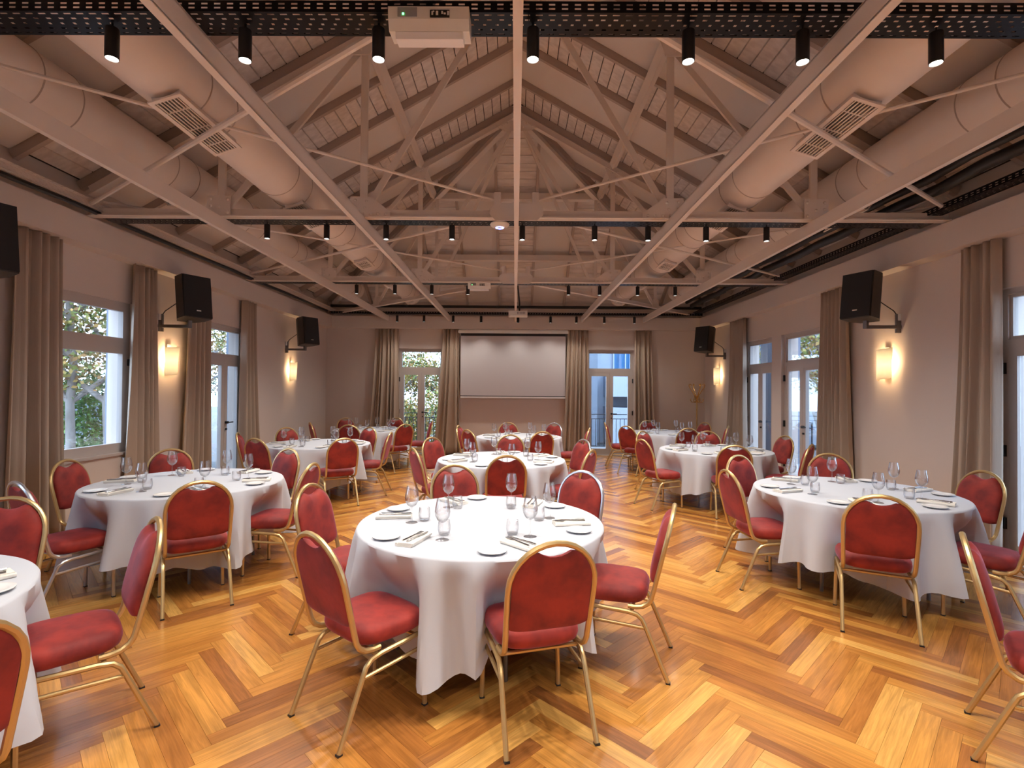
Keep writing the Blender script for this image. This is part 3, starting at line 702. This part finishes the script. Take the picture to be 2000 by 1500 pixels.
MB().lathe([(.036, -.046), (.045, -.0435), (.045, -.047), (.036, -.0495)], 28).build('light_ring', mat('blue_ring', (.4, .5, 1), .4, emit=(.4, .5, 1), es=2), dm)

# ---------------------------------------------------------------- tables and cloths
R_T, Z_T = .775, .745
TB = {'T1': (-.21, 3.34), 'T2': (-2.94, 4.62), 'T3': (2.93, 4.45), 'T4': (-2.75, 1.82), 'T5': (-.16, 6.33), 'T6': (-3.04, 7.91),
      'T7': (2.94, 7.54), 'T8': (-3.0, 10.75), 'T9': (.08, 9.4), 'T10': (3.15, 10.6), 'T11': (3.10, 1.75)}
TN = {'T1': 'front centre table', 'T2': 'left window table', 'T3': 'right lamp table', 'T4': 'left edge table', 'T5': 'middle centre table', 'T6': 'middle left table',
      'T7': 'middle right table', 'T8': 'far left table', 'T9': 'far centre table', 'T10': 'far right table', 'T11': 'right edge table'}
BTOPY, BTOPZ = -.235-.235*(.93-.47)*1.02, .935   # where the top of a chair back sits
def unproj(x, y, z):
    r = fwd + rgt*((x-1000)/1000) - up*((y-750)/1000); return Vector((0, 0, 1.6)) + r*((z-1.6)/r.z)
CH = {'T1': [(1087, 1059), (607, 1041), (603, 946), (1318, 986), (1140, 920, 's'), (887, 908)],
      'T2': [(392, 940), (30, 941, 's'), (128, 898), (333, 877), (541, 879), (612, 905)],
      'T3': [(1722, 968), (1440, 918), (1450, 890), (1620, 886), (1921, 920)],
      'T4': [(22, 971), (309, 1012), (-100, 1226)],
      'T5': [(812, 875), (842, 854), (998, 849), (1145, 858, 's'), (1157, 879), (990, 889)],
      'T6': [(672, 856), (466, 845), (497, 856), (566, 836), (691, 837), (758, 844)],
      'T7': [(1436, 870), (1253, 858), (1254, 842), (1382, 842), (1535, 851), (1586, 868)],
      'T8': [(673, 831), (673, 816), (774, 816), (802, 829), (845, 821), (605, 825)],
      'T9': [(895, 831), (912, 839), (992, 825), (1086, 826, 's'), (1060, 843), (1152, 836)],
      'T10': [(1181, 825), (1220, 832), (1264, 821), (1347, 837), (1374, 825), (1423, 832)],
      'T11': [(1880, 1043)]}
OFFS = {}; CHD = {}
for t, lst in CH.items():
    cx, cy = TB[t]; items = []
    for c_ in lst:
        p = unproj(c_[0], c_[1], BTOPZ); d = Vector((p.x-cx, p.y-cy)); ds = d.length; a = math.degrees(math.atan2(d.y, d.x))
        ds = max(1.13, min(1.30, ds))
        items.append([a, ds, len(c_) > 2])
    if t == 'T3': items.append([-58, 1.2, False])
    sx = sum(cos(rad(i[0]*6)) for i in items); sy = sum(sin(rad(i[0]*6)) for i in items); off = math.degrees(math.atan2(sy, sx))/6
    OFFS[t] = off
    items.sort()
    slots = [round((i[0]-off)/60) % 6 for i in items]
    if len(set(slots)) < len(slots): slots = [(slots[0]+k) % 6 for k in range(len(items))]
    for it in items: it.append(rad(it[0])+PI+rad(random.Random(int(it[0]*10)+len(t)).uniform(-5, 5)))
    CHD[t] = (off, items, slots)
def cloth_mesh(seed, chairs):
    rnd = random.Random(seed); mb = MB(); n = 180; z1 = Z_T+.006; Rt = R_T+.006
    nf = rnd.choice((17, 18, 19)); ph = rnd.uniform(0, 6.28); th0 = rnd.uniform(0, 1.5)
    amp = [rnd.uniform(.45, 1.3) for _ in range(nf)]; sh = [rnd.uniform(-.25, .25) for _ in range(nf)]
    rings = [(0.0, 'c')]
    mb.v.append((0, 0, z1))
    prof = [(.30, 0), (.60, 0), (.70, 0), (Rt-.012, 0), (Rt-.003, .003), (Rt+.003, .012)]
    for r, d in prof:
        for k in range(n): a = 2*PI*k/n; mb.v.append((r*cos(a), r*sin(a), z1-d))
    ND = 9
    for j in range(1, ND+1):
        v = j/ND
        for k in range(n):
            a = 2*PI*k/n; q = ((a+ph) % (2*PI))/(2*PI)*nf; i = int(q) % nf; fr = q-int(q)
            am = amp[i]*(1-fr)+amp[(i+1) % nf]*fr; s_ = sh[i]*(1-fr)+sh[(i+1) % nf]*fr
            wv = sin((q+s_*v)*2*PI); wv = math.copysign(abs(wv)**.75, wv)
            hem = .205 - .055*cos(4*(a-th0)) + .012*sin(3*a+ph)
            z = z1-.012 - v*(z1-.012-hem) - .006*v*wv
            e = v**.75; r = Rt+.006 + .050*v + .078*e*am*(wv if wv > 0 else wv*.8) 
            for ca, ds, _, fa in chairs:         # the cloth is pushed in where a seat is tucked under the table
                sd = ds+BTOPY; px_, py_ = r*cos(a)-sd*cos(rad(ca)), r*sin(a)-sd*sin(rad(ca))
                da = abs((a-rad(ca)+PI) % (2*PI)-PI)*Rt
                k1 = max(0, min(1, (.27-da)/.13)); k2 = max(0, min(1, (Z_T-.01-z)/.26)); k1 = k1*k1*(3-2*k1); k2 = k2*k2*(3-2*k2)
                tgt = sd-.208; r += (min(r, tgt)-r)*k1*k2
            mb.v.append((r*cos(a), r*sin(a), z))
    for k in range(n): mb.f.append((0, 1+k, 1+(k+1) % n))
    for j in range(len(prof)+ND-1):
        for k in range(n): o = 1+j*n; mb.f.append((o+k, o+n+k, o+n+(k+1) % n, o+(k+1) % n))
    return mb
tb0 = None
for i, (k, (x, y)) in enumerate(TB.items()):
    if tb0 is None:
        tb0 = empty('round_table')
        MB().lathe([(.0001, Z_T-.025), (R_T-.01, Z_T-.025), (R_T, Z_T-.015), (R_T, Z_T-.004), (R_T-.004, Z_T), (.0001, Z_T)], 48).build('tabletop', 'tabletop', tb0)
        for a in (45, 135, 225, 315):
            c_, s_ = cos(rad(a)), sin(rad(a))
            MB().tube([(.53*c_, .53*s_, 0), (.53*c_, .53*s_, .06), (.51*c_, .51*s_, .66), (.47*c_, .47*s_, Z_T-.025)], .013, 8).build('leg', 'leg', tb0, True)
        for s_ in (-1, 1): MB().tube([(.366*s_, -.366, .40), (.366*s_, .366, .40)], .010, 8).build('leg_brace', 'leg', tb0)
        t = tb0
    else: t = copy_tree(tb0)
    t.location = (x, y, 0); t.rotation_euler = (0, 0, rad(OFFS[k]+30-45)); tag(t, f'round folding table under the cloth of the {TN[k]}', 'table', 'round banquet tables')
    o = cloth_mesh(11+i, CHD[k][1]).build('tablecloth', 'cloth', None, True); o.location = (x, y, 0)
    tag(o, f'white floor-skimming cloth draped over the {TN[k]}', 'tablecloth', 'white tablecloths')

# ---------------------------------------------------------------- chairs
def chair_proto(metal):
    r = empty('banquet_chair')                   # local +Y = the way the sitter faces, origin on the floor under the seat
    zs = .40
    # seat cushion
    mb = MB(); n = 36
    def outline(a, k): 
        ca, sa = cos(a), sin(a); e = .52
        x = .218*math.copysign(abs(ca)**e, ca); y = .197*math.copysign(abs(sa)**e, sa)
        return x*k*(1+.10*(y/.197)*.5), y*k
    prof = [(0, .0), (.55, 0), (.90, 0), (.97, .012), (1.0, .035), (.985, .060), (.93, .078), (.80, .088), (.5, .093), (0, .095)]
    for kf, z in prof[1:-1]:
        for i in range(n): x, y = outline(2*PI*i/n, kf); mb.v.append((x, y-.004, zs+z))
    for j in range(len(prof)-3):
        for i in range(n): mb.f.append((j*n+i, j*n+(i+1) % n, (j+1)*n+(i+1) % n, (j+1)*n+i))
    mb.v.append((0, -.004, zs+.095)); t_ = len(mb.v)-1; o_ = (len(prof)-3)*n
    for i in range(n): mb.f.append((o_+i, o_+(i+1) % n, t_))
    mb.f.append(tuple(range(n-1, -1, -1)))
    mb.build('seat', 'velvet', r, True)
    # arched back frame: lean maps height to depth
    def B(x, z, d=0): 
        ln = .235; zz = z-.47
        return (x, -.235 - ln*zz*1.02 + d, z)
    Rw, zc = .205, .725
    left = [(-.196, -.10, zs-.012), (-.196, -.14, zs-.012), (-.197, -.180, zs-.004), (-.198, -.212, zs+.018), (-.199, -.228, zs+.045)]
    path = left + [B(-.200, .50), B(-.203, .60), B(-.205, .68)]
    for i in range(15): a = PI - PI*i/14; path.append(B(Rw*cos(a), zc+Rw*sin(a)))
    path += [(-p[0], p[1], p[2]) for p in reversed([B(-.200, .50), B(-.203, .60), B(-.205, .68)])]
    path = path[:len(left)+3+15] + [B(.205, .68), B(.203, .60), B(.200, .50)] + [(-p[0], p[1], p[2]) for p in reversed(left)]
    mb = MB(); mb.tube(path, .0135, 8)
    mb.build('back_frame', metal, r, True)
    # upholstered back pad with a dipped top edge (hand hole above)
    mb = MB(); nu, nv = 22, 12; hw = .190
    def zt(x):
        a = zc + math.sqrt(max(0, .1925**2 - x*x)); d = .086
        return min(a, .866+.030*(x/d)**2) if abs(x) < d else a
    def zb(x): return .515 + .02*(abs(x)/hw)**6
    for side in (0, 1):
        for i in range(nu+1):
            x = hw*sin(PI/2*(2*i/nu-1)); u = abs(x)/hw; z0, z1 = zb(x), max(zb(x)+.01, zt(x))
            for j in range(nv+1):
                v = .5-.5*cos(PI*j/nv); z = z0+(z1-z0)*v
                th = (max(0, 1-u**5)**.5)*(max(0, 1-abs(2*v-1)**5)**.5)
                mb.v.append(B(x, z, (.010+.040*th) if side == 0 else (-.006-.008*th)))
    m1 = (nu+1)*(nv+1)
    for i in range(nu):
        for j in range(nv):
            q = i*(nv+1)+j; mb.f.append((q+nv+1, q, q+1, q+nv+2)); mb.f.append((m1+q, m1+q+nv+1, m1+q+nv+2, m1+q+1))
    for i in range(nu):
        for j in (0, nv):
            q = i*(nv+1)+j; f = (q, q+nv+1, m1+q+nv+1, m1+q); mb.f.append(f if j == 0 else f[::-1])
    for i in (0, nu):
        for j in range(nv):
            q = i*(nv+1)+j; f = (q, m1+q, m1+q+1, q+1); mb.f.append(f if i == 0 else f[::-1])
    mb.build('backrest', 'velvet', r, True)
    # legs: each carries half of the side rail
    zr = zs-.028
    for s in (-1, 1):
        x0, x1 = .205*s, .212*s
        fp = [(x1, .165, .006), (x0, .165, zr-.09), (x0, .162, zr-.05), (x0, .150, zr-.02), (x0, .120, zr), (x0, .02, zr-.006)]
        lf = MB().tube(fp, .0125, 8).build('leg', metal, r, True); MB().box((x1, .165, .004), (.024, .024, .008)).build('foot_cap', 'black', lf)
        rp = [(x0, .02, zr-.006), (x0, -.100, zr-.012), (x0, -.150, zr-.022), (x0, -.180, zr-.048), (x0+.001*s, -.197, zr-.085), (x1, -.318, .006)]
        lr = MB().tube(rp, .0125, 8).build('leg', metal, r, True); MB().box((x1, -.319, .004), (.024, .024, .008)).build('foot_cap', 'black', lr)
        MB().tube([(x0, .160, zr-.075), (x0, -.192, zr-.092)], .0095, 8).build('side_stretcher', metal, r, True)
    MB().tube([(-.2, .11, zr-.004), (.2, .11, zr-.004)], .010, 8).tube([(-.2, -.12, zr-.01), (.2, -.12, zr-.01)], .010, 8).build('seat_crossbars', metal, r, True)
    return r
CG = chair_proto('gold'); CS = chair_proto('silver'); c_used = {id(CG): False, id(CS): False}
def place_word(a):
    a = (a+180) % 360-180
    return ('nearest side' if -120 <= a < -60 else 'near right side' if -60 <= a < 0 else 'far right side' if 0 <= a < 60 else
            'farthest side' if 60 <= a < 120 else 'far left side' if 120 <= a <= 180 else 'near left side')
for t, (off, items, slots) in CHD.items():
    cx, cy = TB[t]
    for (a, ds, silver, fa), sl in zip(items, slots):
        pr = CS if silver else CG
        o = pr if not c_used[id(pr)] else copy_tree(pr); c_used[id(pr)] = True
        bx_, by_ = cx+ds*cos(rad(a)), cy+ds*sin(rad(a))
        o.location = (bx_ - BTOPY*cos(fa), by_ - BTOPY*sin(fa), 0); o.rotation_euler = (0, 0, fa-PI/2)
        fr = 'silver' if silver else 'gold'
        lab = f'red {fr}-framed velvet chair at the {place_word(off+60*sl)} of the {TN[t]}'
        if t == 'T11': lab = 'red velvet chair with gold frame cut by the lower right edge of the picture'
        tag(o, lab, 'chair', 'red banquet chairs')

# ---------------------------------------------------------------- place settings
ZC = Z_T+.0065
def wine_proto():
    o = MB().lathe([(.0001, .006), (.010, .006), (.030, .003), (.034, .001), (.034, 0.0), (.0001, 0)], 24)
    o.lathe([(.012, .006), (.0045, .016), (.0035, .045), (.0035, .080), (.006, .088)], 12)
    o.lathe([(.0001, .088), (.010, .089), (.026, .100), (.037, .122), (.0395, .142), (.037, .165), (.031, .195), (.0295, .208), (.0283, .208), (.0298, .194), (.0355, .165), (.038, .142), (.0355, .122), (.025, .102), (.0001, .0915)], 24)
    return o.mesh('wine_glass', 'crystal', True)
def tumbler_proto():
    return MB().lathe([(.0001, 0), (.027, 0), (.032, .006), (.0375, .030), (.0375, .050), (.0335, .086), (.0322, .086), (.036, .050), (.036, .030), (.030, .012), (.0001, .010)], 24).mesh('water_tumbler', 'crystal', True)
def plate_proto():
    return MB().lathe([(.0001, .001), (.045, .001), (.052, .004), (.078, .012), (.079, .0155), (.076, .0165), (.054, .012), (.044, .0095), (.0001, .0095)], 32).mesh('side_plate', 'china', True)
def napkin_proto():
    mb = MB()
    for i, (w_, l_, z) in enumerate(((.085, .225, .003), (.084, .222, .008), (.082, .220, .013))):
        sk = .004*i; poly = []
        for k in range(5): t = k/4; poly.append((-w_/2+sk, -l_/2+l_*t, z-.0025))
        for k in range(5): t = 1-k/4; poly.append((w_/2+sk+.002*sin(5*t+i), -l_/2+l_*t, z-.0025))
        mb.prism(poly, (0, 0, .0042))
    mb.tube([(-.0425, -.112, .008), (-.0425, .112, .008)], .0065, 8)
    return mb.mesh('napkin', 'napkin', False)
def fork_proto():
    mb = MB(); mb.tube([(0, -.095, .003), (0, -.05, .004), (0, .03, .006), (0, .045, .004)], .003, 6, sq=1.0, rr=[.0055, .004, .0026, .004])
    mb.prism([(-.010, .045, .002), (.010, .045, .002), (.0115, .062, .002), (-.0115, .062, .002)], (0, 0, .0025))
    for i in range(4): x = -.0098+i*.0066; mb.bar((x, .060, .0035), (x*.95, .100, .006), .0030, .0022)
    return mb.mesh('fork', 'steel', False)
def knife_proto():
    mb = MB(); mb.tube([(0, -.105, .0045), (0, -.06, .0045), (0, .0, .0042)], .005, 8, rr=[.0055, .006, .0042])
    mb.prism([(-.007, 0, .003), (.006, 0, .003), (.0085, .05, .003), (.008, .085, .003), (.002, .108, .003), (-.005, .11, .003)], (0, 0, .0022))
    return mb.mesh('table_knife', 'steel', False)
PR = {'wine_glass': (wine_proto(), 'stemmed wine glass', 'wine glass', 'wine glasses'), 'water_tumbler': (tumbler_proto(), 'low water tumbler', 'tumbler', 'water tumblers'),
      'side_plate': (plate_proto(), 'small white side plate', 'plate', 'side plates'), 'napkin': (napkin_proto(), 'folded ivory napkin', 'napkin', 'folded napkins'),
      'fork': (fork_proto(), 'steel fork on the napkin', 'fork', 'forks'), 'table_knife': (knife_proto(), 'steel knife on the napkin', 'knife', 'knives')}
rs = random.Random(5)
for t, (cx, cy) in TB.items():
    if t == 'T11': continue
    off = -67 if t == 'T1' else OFFS[t]
    for k in range(6):
        a0 = off+60*k; wd = place_word(a0).replace('side', 'place')
        def put(nm, da, r, z, rot, fwd_=0):
            a = rad(a0+da); o = link_mesh(nm, PR[nm][0]); o.location = (cx+r*cos(a), cy+r*sin(a), z); o.rotation_euler = (0, 0, rot)
            tag(o, f'{PR[nm][1]} at the {wd} of the {TN[t]}', PR[nm][2], PR[nm][3]); return o
        if t == 'T4':                            # only what the frame can show of the corner table
            q = proj((cx+.6*cos(rad(a0)), cy+.6*sin(rad(a0)), ZC))
            if not (-160 < q[0]): continue
        j = lambda s: rs.uniform(-s, s)
        put('side_plate', -15+j(2), .655+j(.012), ZC, j(3))
        nr = rad(a0)+PI/2+rad(16)+j(.10); nl = put('napkin', 1+j(1.5), .585+j(.012), ZC, nr); nl.scale = (1.08, 1.02, 1.5)
        ux, uy = cos(nr), sin(nr)
        for nm, dx in (('fork', -.014), ('table_knife', .018)):
            o = link_mesh(nm, PR[nm][0]); jr = j(.09); o.location = (nl.location.x+ux*dx - uy*.01, nl.location.y+uy*dx + ux*.01, ZC+.0225); o.rotation_euler = (0, 0, nr+jr)
            tag(o, f'{PR[nm][1]} at the {wd} of the {TN[t]}', PR[nm][2], PR[nm][3])
        put('wine_glass', 15+j(2.5), .465+j(.02), ZC, 0).scale = (1.12, 1.12, 1.12)
        put('water_tumbler', 8+j(2), .385+j(.015), ZC, 0)

# ---------------------------------------------------------------- outside
tag(MB().span((-40, -12, -.75), (40, 60, -.6)).build('ground', 'paving'), 'pale paving outside the windows', 'ground', kind='structure')
tag(MB().span((-6.6, -3, -.6), (-5.02, 14.8, -.02)).span((5.02, -3, -.6), (6.6, 14.8, -.02)).span((-6.6, 13.05, -.6), (6.6, 14.8, -.02)).build('terrace', 'paving'), 'paved balcony running around the outside of the hall', 'terrace', kind='structure')
def pillar(x0, x1, y, label):
    r = tag(empty('porch_pillar', ((x0+x1)/2, y+.35, -.02)), label, 'pillar', 'white porch pillars'); hw = (x1-x0)/2
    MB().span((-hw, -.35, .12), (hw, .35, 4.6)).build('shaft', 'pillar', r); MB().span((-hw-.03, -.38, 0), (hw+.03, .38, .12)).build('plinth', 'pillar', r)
pillar(-6.35, -5.5, 7.90, 'white pillar outside seen through the large left window')
pillar(-6.35, -5.5, 11.2, 'white pillar outside seen through the left glazed door')
pillar(5.5, 6.0, 5.95, 'white pillar outside the nearest right glazed door')
pillar(5.5, 6.0, 10.8, 'white pillar outside the middle right glazed door')
pillar(5.5, 6.0, 12.95, 'white pillar outside the far right glazed door')
def railing(p, q, label):
    p, q = Vector(p), Vector(q); r = tag(empty('balcony_railing', p), label, 'railing', 'iron balcony railings'); d = q-p; L = d.length; u = d/L
    for z in (.98, .86, .12): MB().bar(Vector((0, 0, z)), d+Vector((0, 0, z)), .03, .02).build('rail', 'iron', r)
    n = int(L/.11)
    me = MB().span((-.007, -.007, 0), (.007, .007, .74)).mesh('baluster', 'iron')
    for i in range(n+1):
        b_ = link_mesh('baluster', me, r); b_.location = u*(L*i/n)+Vector((0, 0, .12))
    for i in (0, n//2, n): MB().box(u*(L*i/n)+Vector((0, 0, .49)), (.03, .03, .98)).build('post', 'iron', r)
railing((-4.2, 13.95, -.02), (-1.0, 13.95, -.02), 'dark iron railing outside the back left glazed door')
railing((1.2, 13.95, -.02), (4.2, 13.95, -.02), 'dark iron railing outside the back right glazed door')
railing((6.3, 10.9, -.02), (6.3, 13.9, -.02), 'dark iron railing outside the far right glazed doors')
def leaves(n, blobs, size, rnd):
    vs_, fs, tn = [], [], []
    for i in range(n):
        cx, cy, cz, rx, ry, rz = rnd.choice(blobs)
        while True:
            p = Vector((rnd.uniform(-1, 1), rnd.uniform(-1, 1), rnd.uniform(-1, 1)))
            if p.length < 1: break
        c_ = Vector((cx+p.x*rx, cy+p.y*ry, cz+p.z*rz)); s_ = size*rnd.uniform(.6, 1.3)
        a = Vector((rnd.gauss(0, 1), rnd.gauss(0, 1), rnd.gauss(0, 1))).normalized(); b = a.cross(Vector((rnd.gauss(0, 1), rnd.gauss(0, 1), rnd.gauss(0, 1)))).normalized()
        o = len(vs_); vs_ += [tuple(c_+a*s_), tuple(c_+b*s_*.6), tuple(c_-a*s_), tuple(c_-b*s_*.6)]; fs.append((o, o+1, o+2, o+3)); tn.append(rnd.random())
    return vs_, fs, tn
def foliage(name, n, blobs, size, m, parent, seed):
    rnd = random.Random(seed); v, f, tn = leaves(n, blobs, size, rnd)
    me = bpy.data.meshes.new(name); me.from_pydata(v, [], f); me.attributes.new('tone', 'FLOAT', 'FACE').data.foreach_set('value', tn); me.materials.append(M[m])
    return tag(link_mesh(name, me, parent), kind='stuff')
def tree(x, y, h, label, seed, n=9000, spread=2.2, lean=0, rt=.085, low=.28, size=.06, m='leaf'):
    rnd = random.Random(seed); r = tag(empty('plane_tree', (x, y, -.6)), label, 'tree', 'trees outside the windows')
    pts = [Vector((lean*i*.18+rnd.uniform(-.10, .10)*(i > 0), rnd.uniform(-.10, .10)*(i > 0), h*i/7)) for i in range(8)]
    MB().tube(pts, .1, 10, rr=[rt*(1.15-.10*i) for i in range(8)]).build('trunk', 'bark', r, True)
    blobs = []
    for k in range(8):
        i = rnd.randint(2, 6); a = rnd.uniform(0, 6.28); p = pts[i]; L = spread*rnd.uniform(.6, 1)
        q = p + Vector((cos(a)*L*.5, sin(a)*L*.5, L*.45)); e = p + Vector((cos(a)*L, sin(a)*L, L*.75))
        MB().tube([p, q, e], .04, 7, rr=[.065, .045, .015]).build('branch', 'bark', r, True)
        blobs.append((e.x, e.y, e.z, spread*.5, spread*.5, spread*.42)); blobs.append((q.x, q.y, q.z+.2, spread*.45, spread*.45, spread*.35))
    blobs.append((0, 0, h*.75, spread, spread, h*low))
    foliage('foliage', n, blobs, size, m, r, seed)
tree(-9.6, 11.0, 6.5, 'pale barked tree nearest the curtain, seen through the large left window', 21)
tree(-9.2, 11.5, 6.5, 'pale barked tree nearest the white pillar, seen through the large left window', 22, lean=.3)
tree(-11.0, 17.5, 6.5, 'tree behind the white pillar seen through the left glazed door', 23)
tree(-4.6, 19.5, 6.5, 'slanting tree outside the back left glazed door', 24, n=8500, lean=.35, low=.5)
tree(-2.9, 20.6, 6.0, 'autumn tree behind the slanting tree at the back left door', 25, n=8000, low=.5)
tree(8.3, 16.6, 6.0, 'autumn tree seen through the far right glazed door', 26, n=7000)
tree(9.0, 15.2, 5.6, 'autumn tree seen through the middle right glazed door', 27, n=6000)
def bush(x, y, rx, h, label, seed, n=6000, m='bush'):
    r = tag(empty('garden_bush', (x, y, -.6)), label, 'bush', 'bushes outside the windows')
    MB().tube([(0, 0, 0), (.05, .02, h*.5)], .05, 8).build('stem', 'bark', r)
    foliage('foliage', n, [(0, 0, h*.5, rx, rx, h*.5)], .055, m, r, seed)
bush(-10.4, 12.6, 1.3, 2.6, 'dense green bush between the two tree trunks left', 31)
bush(-4.3, 17.2, 1.5, 2.0, 'pale bush below the railing at the back left door', 32, 6000, 'leaf')
bush(-2.6, 17.2, 1.4, 2.2, 'low bush right of the back left door centre', 33, 5000, 'leaf')
# neighbouring building behind the back right door
bd = tag(empty('apartment_building', (6.0, 21, -.6)), 'pale concrete apartment building behind the back right door', 'building')
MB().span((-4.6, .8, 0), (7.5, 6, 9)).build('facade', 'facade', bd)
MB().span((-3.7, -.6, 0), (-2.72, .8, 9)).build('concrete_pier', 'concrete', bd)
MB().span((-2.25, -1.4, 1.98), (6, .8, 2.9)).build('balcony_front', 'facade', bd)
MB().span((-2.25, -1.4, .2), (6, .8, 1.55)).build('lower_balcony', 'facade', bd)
MB().span((-1.85, .7, 3.1), (6, .9, 4.6)).build('window_band', 'bluecurtain', bd)
for i in range(8):
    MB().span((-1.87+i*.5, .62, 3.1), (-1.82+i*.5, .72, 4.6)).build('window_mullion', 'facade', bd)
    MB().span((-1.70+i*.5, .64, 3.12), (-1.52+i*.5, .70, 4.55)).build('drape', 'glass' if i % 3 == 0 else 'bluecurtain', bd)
b2 = tag(empty('white_building', (14.5, 14.0, -.6)), 'white building with latticed screen beyond the right doors', 'building')
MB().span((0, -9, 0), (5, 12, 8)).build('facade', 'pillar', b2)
lt = MB()
for i in range(22):
    for j in range(8):
        y_, z_ = -8.6+i*.9, .5+j*.85
        lt.bar((-.10, y_, z_), (-.10, y_+.8, z_+.75), .10, .08, (1, 0, 0)); lt.bar((-.10, y_+.8, z_), (-.10, y_, z_+.75), .10, .08, (1, 0, 0))
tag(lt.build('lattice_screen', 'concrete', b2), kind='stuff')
b3 = tag(empty('garden_wall', (-20, 16, -.6)), 'long low pale wall behind the trees on the left', 'wall')
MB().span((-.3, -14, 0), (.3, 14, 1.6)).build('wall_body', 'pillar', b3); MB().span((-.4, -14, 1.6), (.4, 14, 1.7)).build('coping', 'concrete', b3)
